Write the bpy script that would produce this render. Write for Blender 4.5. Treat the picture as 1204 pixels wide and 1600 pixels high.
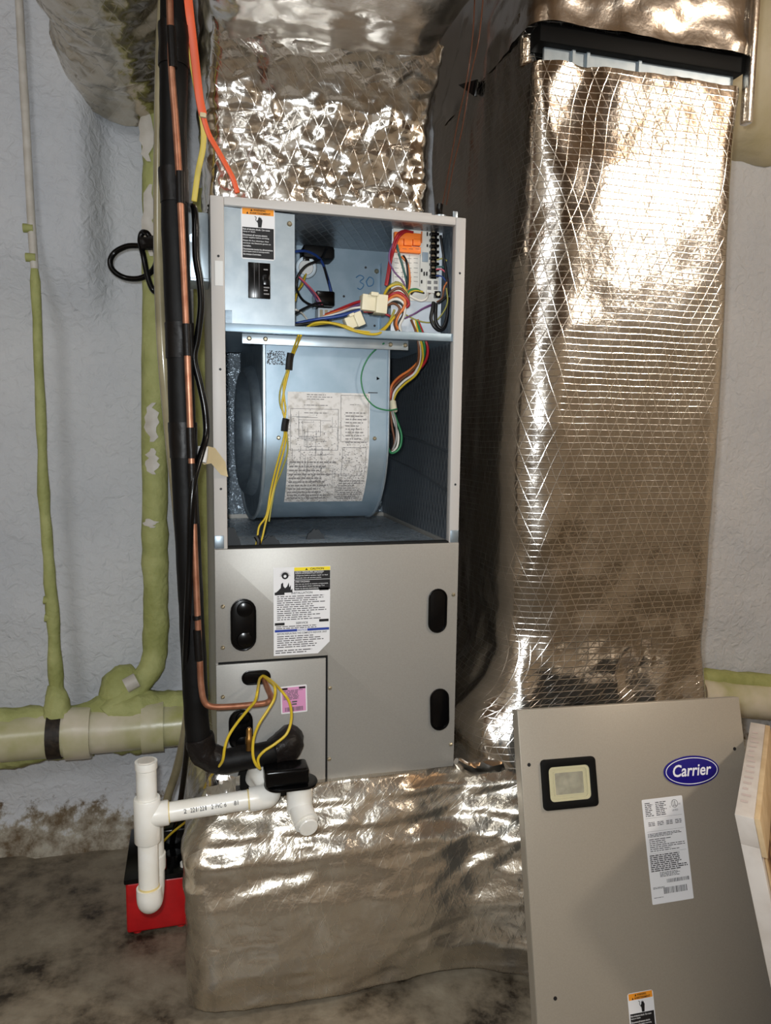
import bpy, bmesh, math, random
from mathutils import Vector, Matrix, noise
random.seed(7)
for o in list(bpy.data.objects): bpy.data.objects.remove(o)
S = bpy.context.scene; COL = S.collection
# ------------------------------------------------------------------ camera
F = 1155.0; CAM = Vector((-.04, -1.304, 1.05)); YAW, PITCH, ROLL = .26, .1097, .0127
fw = Vector((math.sin(YAW)*math.cos(PITCH), math.cos(YAW)*math.cos(PITCH), -math.sin(PITCH)))
r0 = Vector((math.cos(YAW), -math.sin(YAW), 0)); u0 = r0.cross(fw)
rt = math.cos(ROLL)*r0 + math.sin(ROLL)*u0; up = -math.sin(ROLL)*r0 + math.cos(ROLL)*u0
cd = bpy.data.cameras.new('camera'); cam = bpy.data.objects.new('camera', cd); COL.objects.link(cam)
cd.sensor_fit = 'VERTICAL'; cd.sensor_height = 36; cd.lens = F*36/1600; cd.clip_start = .01
Mc = Matrix((rt, up, -fw)).transposed().to_4x4(); Mc.translation = CAM; cam.matrix_world = Mc
S.camera = cam
# ------------------------------------------------------------------ world, lights, exposure
w = bpy.data.worlds.new('world'); S.world = w; w.use_nodes = True
w.node_tree.nodes['Background'].inputs[0].default_value = (.5, .52, .56, 1)
w.node_tree.nodes['Background'].inputs[1].default_value = .15
S.view_settings.view_transform = 'Standard'; S.view_settings.look = 'None'
S.view_settings.exposure = 0.2; S.view_settings.gamma = 1; S.view_settings.use_curve_mapping = False
def light(name, loc, power, col, radius):
    l = bpy.data.lights.new(name, 'POINT'); l.energy = power; l.color = col; l.shadow_soft_size = radius
    o = bpy.data.objects.new(name, l); COL.objects.link(o); o.location = loc; return o
fl_ = bpy.data.lights.new('phone_flash', 'SPOT'); fl_.energy = 36; fl_.color = (.92, .97, 1.0); fl_.shadow_soft_size = .012; fl_.spot_size = 2.5; fl_.spot_blend = .6
fo = bpy.data.objects.new('phone_flash', fl_); COL.objects.link(fo); Mf = Mc.copy(); Mf.translation = CAM + up*.03 - rt*.02 + fw*.01; fo.matrix_world = Mf
LAMP = Vector((1.835, -1.50, 2.03))
# ------------------------------------------------------------------ pixel rays (image 1204 x 1600), depth always given in the room
def ray(x, y): return rt*((x-602)/F) + up*((800-y)/F) + fw
def at(x, y, Y): d = ray(x, y); return CAM + d*((Y-CAM.y)/d.y)
def onplane(x, y, P, n): d = ray(x, y); return CAM + d*((P-CAM).dot(n)/d.dot(n))
def lin(c): return tuple((v/12.92 if v <= .04045 else ((v+.055)/1.055)**2.4) for v in [k/255 for k in c]) + (1,)
# ------------------------------------------------------------------ materials
MT = {}
def nn(nt, t, **k):
    n = nt.nodes.new(t)
    for a, b in k.items(): setattr(n, a, b)
    return n
def math_(nt, op, a, b=None, c=None):
    n = nn(nt, 'ShaderNodeMath', operation=op)
    for i, v in enumerate((a, b, c)):
        if v is None: continue
        if isinstance(v, (int, float)): n.inputs[i].default_value = v
        else: nt.links.new(v, n.inputs[i])
    return n.outputs[0]
def mat(name, col, rough=.5, metal=0, col2=None, nscale=20, ndetail=5, bump=0, bscale=60, bdist=.002, spec=.5, trans=0, ior=1.45, coat=0, contrast=(.35, .65), alpha=1, emit=None):
    m = bpy.data.materials.new(name); m.use_nodes = True; nt = m.node_tree; b = nt.nodes['Principled BSDF']
    b.inputs['Base Color'].default_value = lin(col); b.inputs['Roughness'].default_value = rough; b.inputs['Metallic'].default_value = metal
    b.inputs['Specular IOR Level'].default_value = spec; b.inputs['Transmission Weight'].default_value = trans; b.inputs['IOR'].default_value = ior
    b.inputs['Coat Weight'].default_value = coat; b.inputs['Coat Roughness'].default_value = .1; b.inputs['Alpha'].default_value = alpha
    geo = nn(nt, 'ShaderNodeNewGeometry')
    if col2 is not None:
        t = nn(nt, 'ShaderNodeTexNoise'); t.inputs['Scale'].default_value = nscale; t.inputs['Detail'].default_value = ndetail
        nt.links.new(geo.outputs['Position'], t.inputs['Vector'])
        r = nn(nt, 'ShaderNodeValToRGB'); r.color_ramp.elements[0].position = contrast[0]; r.color_ramp.elements[1].position = contrast[1]
        r.color_ramp.elements[0].color = lin(col); r.color_ramp.elements[1].color = lin(col2)
        nt.links.new(t.outputs['Fac'], r.inputs[0]); nt.links.new(r.outputs[0], b.inputs['Base Color'])
    if bump:
        t = nn(nt, 'ShaderNodeTexNoise'); t.inputs['Scale'].default_value = bscale; t.inputs['Detail'].default_value = 6
        nt.links.new(geo.outputs['Position'], t.inputs['Vector'])
        bp = nn(nt, 'ShaderNodeBump'); bp.inputs['Strength'].default_value = bump; bp.inputs['Distance'].default_value = bdist
        nt.links.new(t.outputs['Fac'], bp.inputs['Height']); nt.links.new(bp.outputs[0], b.inputs['Normal'])
    if emit:
        b.inputs['Emission Color'].default_value = lin(emit[0]); b.inputs['Emission Strength'].default_value = emit[1]
    MT[name] = m; return m
def foil(name, col=(214, 208, 200), rough=.22, crinkle=1.0, scrim=1.0, cscale=14, sp=.0125, dimple=0, metal=1.0, horiz=True, grime=0.0, lw=.05, grain=1.0):
    """aluminium foil facing with reinforcing threads; UVs are in metres"""
    m = bpy.data.materials.new(name); m.use_nodes = True; nt = m.node_tree; L = nt.links; b = nt.nodes['Principled BSDF']
    b.inputs['Metallic'].default_value = metal
    uv = nn(nt, 'ShaderNodeUVMap'); geo = nn(nt, 'ShaderNodeNewGeometry')
    sx = nn(nt, 'ShaderNodeSeparateXYZ'); L.new(uv.outputs[0], sx.inputs[0])
    wv = nn(nt, 'ShaderNodeTexNoise'); wv.inputs['Scale'].default_value = 9; wv.inputs['Detail'].default_value = 2; L.new(geo.outputs['Position'], wv.inputs['Vector'])
    wob = math_(nt, 'MULTIPLY', wv.outputs['Fac'], .006)
    def lines(cu, cv, s, wid):
        a = math_(nt, 'MULTIPLY', sx.outputs[0], cu/s); c = math_(nt, 'MULTIPLY', sx.outputs[1], cv/s)
        t = math_(nt, 'ADD', a, c); t = math_(nt, 'ADD', t, math_(nt, 'DIVIDE', wob, s))
        f = math_(nt, 'FRACT', t); f = math_(nt, 'ABSOLUTE', math_(nt, 'SUBTRACT', f, .5))
        return math_(nt, 'SUBTRACT', 1.0, math_(nt, 'SMOOTHSTEP', f, 0.0, wid)) if False else math_(nt, 'MAXIMUM', math_(nt, 'SUBTRACT', 1.0, math_(nt, 'DIVIDE', f, wid)), 0.0)
    sc = math_(nt, 'MAXIMUM', lines(.92, .39, sp*1.8, lw), lines(-.92, .39, sp*1.8, lw))
    if horiz: sc = math_(nt, 'MAXIMUM', sc, lines(0, 1, sp, .10))
    n1 = nn(nt, 'ShaderNodeTexNoise'); n1.inputs['Scale'].default_value = cscale; n1.inputs['Detail'].default_value = 4; n1.inputs['Roughness'].default_value = .45; n1.inputs['Distortion'].default_value = .6
    L.new(geo.outputs['Position'], n1.inputs['Vector'])
    v1 = nn(nt, 'ShaderNodeTexVoronoi'); v1.inputs['Scale'].default_value = cscale*1.6; L.new(geo.outputs['Position'], v1.inputs['Vector'])
    n2 = nn(nt, 'ShaderNodeTexNoise'); n2.inputs['Scale'].default_value = 120; n2.inputs['Detail'].default_value = 3; L.new(geo.outputs['Position'], n2.inputs['Vector'])
    h = math_(nt, 'ADD', math_(nt, 'MULTIPLY', n1.outputs['Fac'], (.008*crinkle)), math_(nt, 'MULTIPLY', v1.outputs['Distance'], .0030*crinkle))
    h = math_(nt, 'ADD', h, math_(nt, 'MULTIPLY', n2.outputs['Fac'], .0004*grain))
    if dimple:
        v2 = nn(nt, 'ShaderNodeTexVoronoi'); v2.inputs['Scale'].default_value = 170; L.new(geo.outputs['Position'], v2.inputs['Vector'])
        h = math_(nt, 'ADD', h, math_(nt, 'MULTIPLY', v2.outputs['Distance'], .0035*dimple))
    h = math_(nt, 'ADD', h, math_(nt, 'MULTIPLY', sc, .00022*scrim))
    bp = nn(nt, 'ShaderNodeBump'); bp.inputs['Strength'].default_value = 1; bp.inputs['Distance'].default_value = 1.0
    L.new(h, bp.inputs['Height']); L.new(bp.outputs[0], b.inputs['Normal'])
    mx = nn(nt, 'ShaderNodeMix', data_type='RGBA'); mx.inputs[6].default_value = lin(col); mx.inputs[7].default_value = lin(tuple(int(c*.55+255*.45) for c in col))
    L.new(math_(nt, 'MULTIPLY', sc, min(1, .45*scrim)), mx.inputs[0]); out = mx.outputs[2]
    if grime:
        g = nn(nt, 'ShaderNodeTexNoise'); g.inputs['Scale'].default_value = 6; g.inputs['Detail'].default_value = 6; L.new(geo.outputs['Position'], g.inputs['Vector'])
        rp = nn(nt, 'ShaderNodeValToRGB'); rp.color_ramp.elements[0].position = .45; rp.color_ramp.elements[1].position = .7; L.new(g.outputs['Fac'], rp.inputs[0])
        m2 = nn(nt, 'ShaderNodeMix', data_type='RGBA'); L.new(math_(nt, 'MULTIPLY', rp.outputs[0], grime), m2.inputs[0]); L.new(out, m2.inputs[6]); m2.inputs[7].default_value = lin((120, 105, 85)); out = m2.outputs[2]
    L.new(out, b.inputs['Base Color'])
    L.new(math_(nt, 'ADD', math_(nt, 'MULTIPLY', n1.outputs['Fac'], .16), math_(nt, 'ADD', math_(nt, 'MULTIPLY', sc, .12*scrim), rough-.08)), b.inputs['Roughness'])
    MT[name] = m; return m

foil('foil_duct', (214, 208, 200), .16, .30, 1.0, 8)
foil('foil_crumpled', (230, 226, 220), .18, .5, .7, 9, horiz=False)
foil('foil_base', (214, 206, 192), .24, .9, .4, 10, grime=.3, horiz=False, metal=.92, grain=1.8)
foil('foil_trunk', (232, 228, 222), .20, .35, .12, 7, horiz=False)
foil('foil_branch', (196, 186, 168), .20, .5, .5, 9, horiz=False)
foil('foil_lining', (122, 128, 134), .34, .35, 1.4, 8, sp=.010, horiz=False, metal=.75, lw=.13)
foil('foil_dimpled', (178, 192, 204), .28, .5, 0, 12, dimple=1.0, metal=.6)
foil('foil_floor', (190, 202, 212), .28, .8, 0, 14, dimple=1.1, metal=.5)
mat('galvanized', (158, 172, 182), .42, .8, (140, 154, 166), 60, 4, bump=.05, bscale=200)
mat('galvanized_bright', (192, 204, 212), .36, .7, (176, 190, 200), 35, 4)
mat('galvanized_plate', (158, 176, 190), .46, .65, (146, 166, 180), 30)
mat('post_paint', (192, 188, 184), .45)
mat('panel_paint', (160, 157, 151), .42, .25, (156, 153, 147), 400, 2)
mat('plate_paint', (168, 167, 163), .42, .25, (164, 163, 159), 400, 2)
mat('door_paint', (168, 160, 147), .40, .3, (164, 156, 143), 400, 2)
mat('black_plastic', (6, 6, 7), .22, spec=.35)
mat('black_matte', (9, 9, 9), .6, spec=.2)
mat('black_rubber', (10, 9, 9), .55, spec=.25, bump=.3, bscale=40, bdist=.004)
mat('black_tape', (15, 12, 11), .42, spec=.3, bump=.3, bscale=70, bdist=.003)
mat('mastic', (22, 18, 17), .42, spec=.3, bump=.8, bscale=45, bdist=.006)
mat('torn_grey', (46, 50, 54), .7)
mat('dark_gap', (12, 12, 12), .8)
mat('copper', (186, 134, 108), .42, .7, (150, 98, 74), 40, 4)
mat('brass', (150, 112, 60), .35, .9)
mat('screw_metal', (200, 190, 165), .3, .9)
mat('pvc', (236, 235, 230), .32, 0, (229, 226, 217), 25, coat=.2)
mat('pvc_glue', (220, 200, 140), .4)
mat('vinyl_tube', (150, 140, 112), .22, 0, (120, 112, 88), 12, coat=.4)
mat('foam_green', (176, 178, 118), .7, 0, (150, 154, 92), 14, 6, bump=.8, bscale=55, bdist=.006)
mat('foam_olive', (150, 150, 92), .7, 0, (128, 128, 72), 14, 6, bump=.8, bscale=50, bdist=.006)
mat('pipe_cream', (212, 203, 182), .28, 0, (160, 160, 96), 7, 6, bump=.15, bscale=60, contrast=(.42, .72))
mat('bare_pvc_grey', (205, 200, 192), .5, 0, (188, 182, 172), 30)
mat('dark_band', (52, 42, 32), .6, 0, (30, 24, 18), 90, 4, bump=.6, bscale=90)
mat('cable_orange', (222, 88, 40), .5)
mat('cable_yellow', (214, 192, 84), .5)
mat('tape_white', (222, 222, 220), .6)
mat('tape_masking', (206, 190, 152), .65)
mat('red_plastic', (196, 22, 26), .38, 0, (176, 18, 22), 30, coat=.2)
mat('white_card', (226, 226, 228), .45)
mat('aged_card', (214, 212, 210), .5, 0, (176, 172, 166), 90, 8, contrast=(.5, .72))
mat('ink', (18, 17, 20), .6)
mat('ink_grey', (84, 82, 84), .6)
mat('ink_faint', (130, 128, 128), .6)
mat('ink_blue', (38, 62, 150), .5)
mat('pen_blue', (70, 120, 160), .6)
mat('print_yellow', (236, 214, 40), .45)
mat('print_orange', (236, 150, 40), .45)
mat('print_pink', (214, 148, 190), .5)
mat('logo_blue', (30, 24, 120), .22, coat=.5)
mat('logo_white', (236, 234, 240), .4)
mat('relay_orange', (250, 130, 50), .4)
mat('board_white', (226, 224, 216), .5)
mat('plate_white', (214, 222, 230), .5)
mat('connector_nylon', (226, 218, 190), .45)
mat('component_grey', (150, 165, 178), .4)
mat('wood_white', (220, 212, 204), .6, 0, (206, 196, 186), 20)
mat('wood_pale', (222, 196, 156), .6, 0, (206, 176, 134), 25)
mat('osb', (176, 140, 96), .7, 0, (98, 66, 40), 38, 6, bump=.6, bscale=40, bdist=.004, contrast=(.42, .6))
mat('wood_joist', (150, 122, 90), .8, 0, (120, 94, 66), 8)
mat('plaster_tan', (208, 197, 180), .85, 0, (186, 173, 154), 2)
mat('window_glass', (240, 236, 210), .06, 0, alpha=.14)
mat('sight_inner', (190, 182, 142), .35)
mat('sight_dark', (150, 146, 132), .3, .2, (104, 100, 90), 60)
mat('stamp_pink', (210, 194, 188), .6)
mat('bulb_glass', (255, 240, 215), .3, emit=((255, 226, 180), 20))
for n_, c_ in dict(yellow=(200, 172, 44), black=(18, 18, 20), red=(160, 34, 42), blue=(34, 62, 128), green=(40, 120, 74), white=(220, 218, 210), brown=(112, 70, 46), orange=(214, 120, 60), purple=(110, 74, 120), olive=(150, 146, 70), teal=(40, 90, 84), copper=(120, 76, 56), pink=(206, 96, 110), grey=(140, 138, 136)).items():
    mat('wire_'+n_, c_, .4)

def wall_mat(name):
    m = bpy.data.materials.new(name); m.use_nodes = True; nt = m.node_tree; L = nt.links; b = nt.nodes['Principled BSDF']; b.inputs['Roughness'].default_value = .75
    geo = nn(nt, 'ShaderNodeNewGeometry'); sp = nn(nt, 'ShaderNodeSeparateXYZ'); L.new(geo.outputs['Position'], sp.inputs[0])
    n = nn(nt, 'ShaderNodeTexNoise'); n.inputs['Scale'].default_value = 3; n.inputs['Detail'].default_value = 7; L.new(geo.outputs['Position'], n.inputs['Vector'])
    r = nn(nt, 'ShaderNodeValToRGB'); r.color_ramp.elements[0].position = .35; r.color_ramp.elements[1].position = .7; r.color_ramp.elements[0].color = lin((206, 207, 210)); r.color_ramp.elements[1].color = lin((190, 193, 199))
    L.new(n.outputs['Fac'], r.inputs[0])
    # bare render and mud at the foot of the wall
    n2 = nn(nt, 'ShaderNodeTexNoise'); n2.inputs['Scale'].default_value = 22; n2.inputs['Detail'].default_value = 9; n2.inputs['Roughness'].default_value = .7; L.new(geo.outputs['Position'], n2.inputs['Vector'])
    lo = math_(nt, 'SUBTRACT', 1.0, math_(nt, 'MULTIPLY', sp.outputs[2], 9.0))
    f = math_(nt, 'MULTIPLY', math_(nt, 'ADD', math_(nt, 'MULTIPLY', lo, .35), math_(nt, 'SUBTRACT', n2.outputs['Fac'], .52)), 9.0)
    cl = nn(nt, 'ShaderNodeClamp'); L.new(f, cl.inputs[0])
    r3 = nn(nt, 'ShaderNodeValToRGB'); r3.color_ramp.elements[0].position = .4; r3.color_ramp.elements[1].position = .62; r3.color_ramp.elements[0].color = lin((170, 163, 148)); r3.color_ramp.elements[1].color = lin((96, 78, 54))
    L.new(n2.outputs['Fac'], r3.inputs[0])
    mx = nn(nt, 'ShaderNodeMix', data_type='RGBA'); L.new(cl.outputs[0], mx.inputs[0]); L.new(r.outputs[0], mx.inputs[6]); L.new(r3.outputs[0], mx.inputs[7]); L.new(mx.outputs[2], b.inputs['Base Color'])
    n4 = nn(nt, 'ShaderNodeTexNoise'); n4.inputs['Scale'].default_value = 45; n4.inputs['Detail'].default_value = 6; n4.inputs['Distortion'].default_value = .8; L.new(geo.outputs['Position'], n4.inputs['Vector'])
    bp = nn(nt, 'ShaderNodeBump'); bp.inputs['Strength'].default_value = .8; bp.inputs['Distance'].default_value = .009; L.new(n4.outputs['Fac'], bp.inputs['Height']); L.new(bp.outputs[0], b.inputs['Normal'])
    MT[name] = m
wall_mat('foam_wall')
def floor_mat(name):
    m = bpy.data.materials.new(name); m.use_nodes = True; nt = m.node_tree; L = nt.links; b = nt.nodes['Principled BSDF']
    geo = nn(nt, 'ShaderNodeNewGeometry')
    n = nn(nt, 'ShaderNodeTexNoise'); n.inputs['Scale'].default_value = 7; n.inputs['Detail'].default_value = 12; n.inputs['Roughness'].default_value = .68; L.new(geo.outputs['Position'], n.inputs['Vector'])
    r = nn(nt, 'ShaderNodeValToRGB'); e = r.color_ramp.elements; e[0].position = .38; e[0].color = lin((44, 36, 28)); e[1].position = .68; e[1].color = lin((150, 140, 122)); q = e.new(.44); q.color = lin((96, 86, 72)); q = e.new(.53); q.color = lin((128, 117, 100))
    L.new(n.outputs['Fac'], r.inputs[0]); L.new(r.outputs[0], b.inputs['Base Color'])
    L.new(math_(nt, 'ADD', math_(nt, 'MULTIPLY', n.outputs['Fac'], .6), .2), b.inputs['Roughness'])
    n4 = nn(nt, 'ShaderNodeTexNoise'); n4.inputs['Scale'].default_value = 60; n4.inputs['Detail'].default_value = 6; L.new(geo.outputs['Position'], n4.inputs['Vector'])
    bp = nn(nt, 'ShaderNodeBump'); bp.inputs['Strength'].default_value = .4; bp.inputs['Distance'].default_value = .004; L.new(n4.outputs['Fac'], bp.inputs['Height']); L.new(bp.outputs[0], b.inputs['Normal'])
    MT[name] = m
floor_mat('concrete')
# ------------------------------------------------------------------ mesh builders
def rootloc(o):
    v = Vector((0, 0, 0))
    while o: v += o.location; o = o.parent
    return v
def link(name, me, m, parent=None, origin=None, uv=None, angle=38):
    """verts in world metres; the object's origin goes to its parent's origin (or to origin)"""
    o = bpy.data.objects.new(name, me); COL.objects.link(o)
    base = Vector(origin) if origin is not None else (rootloc(parent) if parent else Vector((0, 0, 0)))
    me.transform(Matrix.Translation(-base)); o.location = base - (rootloc(parent) if parent else Vector((0, 0, 0)))
    o.parent = parent
    if name in STUFF: o['kind'] = 'stuff'
    if m: me.materials.append(MT[m])
    me.shade_smooth(); me.set_sharp_from_angle(angle=math.radians(angle)); return o
class MB:
    def __init__(s): s.v = []; s.f = []
    def add(s, vs, fs, M=None):
        b = len(s.v); s.v += [tuple(M @ Vector(p)) if M else tuple(p) for p in vs]; s.f += [[i+b for i in f] for f in fs]; return s
    def box(s, a, b, M=None):
        x0, y0, z0 = a; x1, y1, z1 = b
        return s.add([(x0,y0,z0),(x1,y0,z0),(x1,y1,z0),(x0,y1,z0),(x0,y0,z1),(x1,y0,z1),(x1,y1,z1),(x0,y1,z1)],
                     [(3,2,1,0),(4,5,6,7),(0,1,5,4),(1,2,6,5),(2,3,7,6),(3,0,4,7)], M)
    def prism(s, pts, d0, d1, M=None):
        """2D polygon (counter-clockwise) extruded from d0 to d1 along local z"""
        n = len(pts); vs = [(x, y, d0) for x, y in pts] + [(x, y, d1) for x, y in pts]
        return s.add(vs, [list(range(n))[::-1], list(range(n, 2*n))] + [(i, (i+1) % n, n+(i+1) % n, n+i) for i in range(n)], M)
    def ring(s, outer, inner, d0, d1, M=None):
        n = len(outer); vs = [(x, y, d) for d in (d0, d1) for P in (outer, inner) for x, y in P]; fs = []
        for i in range(n):
            j = (i+1) % n; fs += [(2*n+i, 2*n+j, 3*n+j, 3*n+i), (i, n+i, n+j, j), (i, j, 2*n+j, 2*n+i), (n+i, 3*n+i, 3*n+j, n+j)]
        return s.add(vs, fs, M)
    def tube(s, pts, r, n=10, caps=True, sub=6, closed=False, jit=0, seed=0):
        P = spline(pts, sub) if sub > 1 else [Vector(p) for p in pts]
        m = len(P); T = [(P[min(i+1, m-1)]-P[max(i-1, 0)]).normalized() for i in range(m)]
        a = Vector((0, 0, 1)) if abs(T[0].z) < .9 else Vector((1, 0, 0)); N = (a - T[0]*a.dot(T[0])).normalized(); vs = []
        for i in range(m):
            N = (N - T[i]*N.dot(T[i])).normalized(); B = T[i].cross(N)
            rr = r(i/(m-1)) if callable(r) else r
            for k in range(n):
                t = 2*math.pi*k/n; q = rr
                d = N*math.cos(t)+B*math.sin(t)
                if jit: q += jit*noise.noise((P[i]+d*rr)*22+Vector((seed, 0, 0))) + .5*jit*noise.noise((P[i]+d*rr)*60)
                vs.append(P[i]+d*q)
        fs = [(i*n+k, i*n+(k+1) % n, (i+1)*n+(k+1) % n, (i+1)*n+k) for i in range(m-1) for k in range(n)]
        if caps: fs += [list(range(n))[::-1], [(m-1)*n+k for k in range(n)]]
        return s.add(vs, fs)
    def cyl(s, a, b, r, n=24, r2=None): return s.lathe(a, b, [(0, r), (1, r if r2 is None else r2)], n)
    def lathe(s, a, b, prof, n=24):
        a, b = Vector(a), Vector(b); T = (b-a); Ln = T.length; T = T/Ln
        q = Vector((0, 0, 1)) if abs(T.z) < .9 else Vector((1, 0, 0)); N = (q - T*q.dot(T)).normalized(); B = T.cross(N); m = len(prof)
        vs = [a + T*(t*Ln) + (N*math.cos(2*math.pi*k/n)+B*math.sin(2*math.pi*k/n))*r for t, r in prof for k in range(n)]
        fs = [(i*n+k, i*n+(k+1) % n, (i+1)*n+(k+1) % n, (i+1)*n+k) for i in range(m-1) for k in range(n)]
        fs += [list(range(n))[::-1], [(m-1)*n+k for k in range(n)]]
        return s.add(vs, fs)
    def mesh(s, name, bevel=0, seg=2, uv=False):
        me = bpy.data.meshes.new(name); me.from_pydata(s.v, [], s.f); me.update()
        bm = bmesh.new(); bm.from_mesh(me)
        bmesh.ops.recalc_face_normals(bm, faces=bm.faces)
        if bevel:
            es = [e for e in bm.edges if len(e.link_faces) == 2 and e.calc_face_angle(0) > .6]
            bmesh.ops.bevel(bm, geom=es, offset=bevel, segments=seg, affect='EDGES', profile=.5, clamp_overlap=True)
        if uv:
            l = bm.loops.layers.uv.new('uv')
            for f in bm.faces:
                n = f.normal; ax = max(range(3), key=lambda i: abs(n[i]))
                for lp in f.loops: c = lp.vert.co; lp[l].uv = ((c.y, c.z), (c.x, c.z), (c.x, c.y))[ax]
        bm.to_mesh(me); bm.free(); return me
    def build(s, name, m, parent=None, origin=None, bevel=0, seg=2, uv=False, angle=38):
        return link(name, s.mesh(name, bevel, seg, uv), m, parent, origin, angle=angle)
def spline(pts, sub=6):
    P = [Vector(p) for p in pts]; out = []
    if len(P) < 3: return [P[0].lerp(P[1], i/sub) for i in range(sub+1)]
    for i in range(len(P)-1):
        a, b, c, d = P[max(i-1, 0)], P[i], P[i+1], P[min(i+2, len(P)-1)]
        for k in range(sub):
            t = k/sub; out.append(.5*((2*b)+(c-a)*t+(2*a-5*b+4*c-d)*t*t+(3*b-a-3*c+d)*t**3))
    return out + [P[-1]]
def stadium(w, h, n=10):
    """rounded slot, w wide and h tall"""
    r = min(w, h)/2; pts = []
    if h >= w:
        for k in range(n+1): t = math.pi*k/n; pts.append((r*math.cos(t), h/2-r+r*math.sin(t)))
        for k in range(n+1): t = math.pi+math.pi*k/n; pts.append((r*math.cos(t), -h/2+r+r*math.sin(t)))
    else:
        for k in range(n+1): t = -math.pi/2+math.pi*k/n; pts.append((w/2-r+r*math.cos(t), r*math.sin(t)))
        for k in range(n+1): t = math.pi/2+math.pi*k/n; pts.append((-w/2+r+r*math.cos(t), r*math.sin(t)))
    return pts
def rrect(w, h, r, n=4):
    pts = []; q = r if isinstance(r, tuple) else (r,)*4
    for sx_, sy_, a, r in ((1, 1, 0, q[0]), (-1, 1, 90, q[1]), (-1, -1, 180, q[2]), (1, -1, 270, q[3])):
        cx, cy = sx_*(w/2-r), sy_*(h/2-r)
        for k in range(n+1): t = math.radians(a+90*k/n); pts.append((cx+r*math.cos(t), cy+r*math.sin(t)))
    return pts
def circ(r, n=24, cx=0, cy=0): return [(cx+r*math.cos(2*math.pi*k/n), cy+r*math.sin(2*math.pi*k/n)) for k in range(n)]
def frontM(p, rot=0): # local x -> X, y -> Z, z -> towards the viewer (-Y)
    return Matrix.Translation(Vector(p)) @ Matrix(((1, 0, 0, 0), (0, 0, -1, 0), (0, 1, 0, 0), (0, 0, 0, 1))) @ Matrix.Rotation(rot, 4, 'Z')
def thing(name, label, cat, loc=(0, 0, 0), group=None):
    o = bpy.data.objects.new(name, None); COL.objects.link(o); o.location = loc; o.empty_display_size = .05; tag(o, label, cat, group); return o
def tag(o, label, cat=None, group=None):
    o['label'] = label
    if cat: o['category'] = cat
    if group: o['group'] = group
    return o
def struct(o): o['kind'] = 'structure'; return o
STUFF = ('fine_print', 'fine_lettering', 'board_print', 'diagram_lines', 'barcodes', 'breaker_print')
def lab(o, s): o['label'] = s; return o
# text -> mesh
TC = {}
def text_geo(body, bold=0.0, shear=0.0):
    k = (body, bold, shear)
    if k not in TC:
        cu = bpy.data.curves.new('lettering', 'FONT'); cu.body = body; cu.size = 1; cu.resolution_u = 3; cu.offset = bold; cu.shear = shear; cu.fill_mode = 'FRONT'
        o = bpy.data.objects.new('lettering', cu); COL.objects.link(o); dg = bpy.context.evaluated_depsgraph_get()
        me = o.evaluated_get(dg).to_mesh(); vs = [tuple(v.co) for v in me.vertices]; fs = [list(p.vertices) for p in me.polygons]
        o.evaluated_get(dg).to_mesh_clear(); bpy.data.objects.remove(o); bpy.data.curves.remove(cu)
        x0 = min(v[0] for v in vs); x1 = max(v[0] for v in vs); y0 = min(v[1] for v in vs); y1 = max(v[1] for v in vs)
        TC[k] = ([((x-x0)/(x1-x0), (y-y0)/(y1-y0), 0) for x, y, z in vs], fs, (x1-x0), (y1-y0))
    return TC[k]
def put_text(mb, body, x, y, w, h, M, z=.0006, bold=0.0, shear=0.0):
    """text stretched into the rectangle x..x+w, y..y+h of a label's own plane"""
    vs, fs, _, _ = text_geo(body, bold, shear); mb.add([(x+a*w, y+b*h, z) for a, b, c in vs], fs, M)
def rect(mb, x, y, w, h, M, z=.0004):
    mb.add([(x, y, z), (x+w, y, z), (x+w, y+h, z), (x, y+h, z)], [(0, 1, 2, 3)], M)
def fine(mb, x, y, w, h, n, M, z=.0005, seed=1, fill=.55, ragged=.35):
    """n lines of print too small to read: one tiny bar for each word, from y+h downwards"""
    rg = random.Random(seed); lh = h/n
    for i in range(n):
        cx = x; end = x+w*(1-ragged*rg.random())
        while cx < end:
            ww = min(rg.uniform(1.0, 4.5)*lh*.8, end-cx); rect(mb, cx, y+h-(i+.8)*lh, ww, lh*fill, M, z); cx += ww+lh*.45
def bars(mb, x, y, w, h, M, z=.0005, seed=1):
    rg = random.Random(seed); cx = x
    while cx < x+w: q = rg.choice((.0006, .001, .0016)); rect(mb, cx, y, q, h, M, z); cx += q+rg.choice((.0006, .001, .0014))

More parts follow.
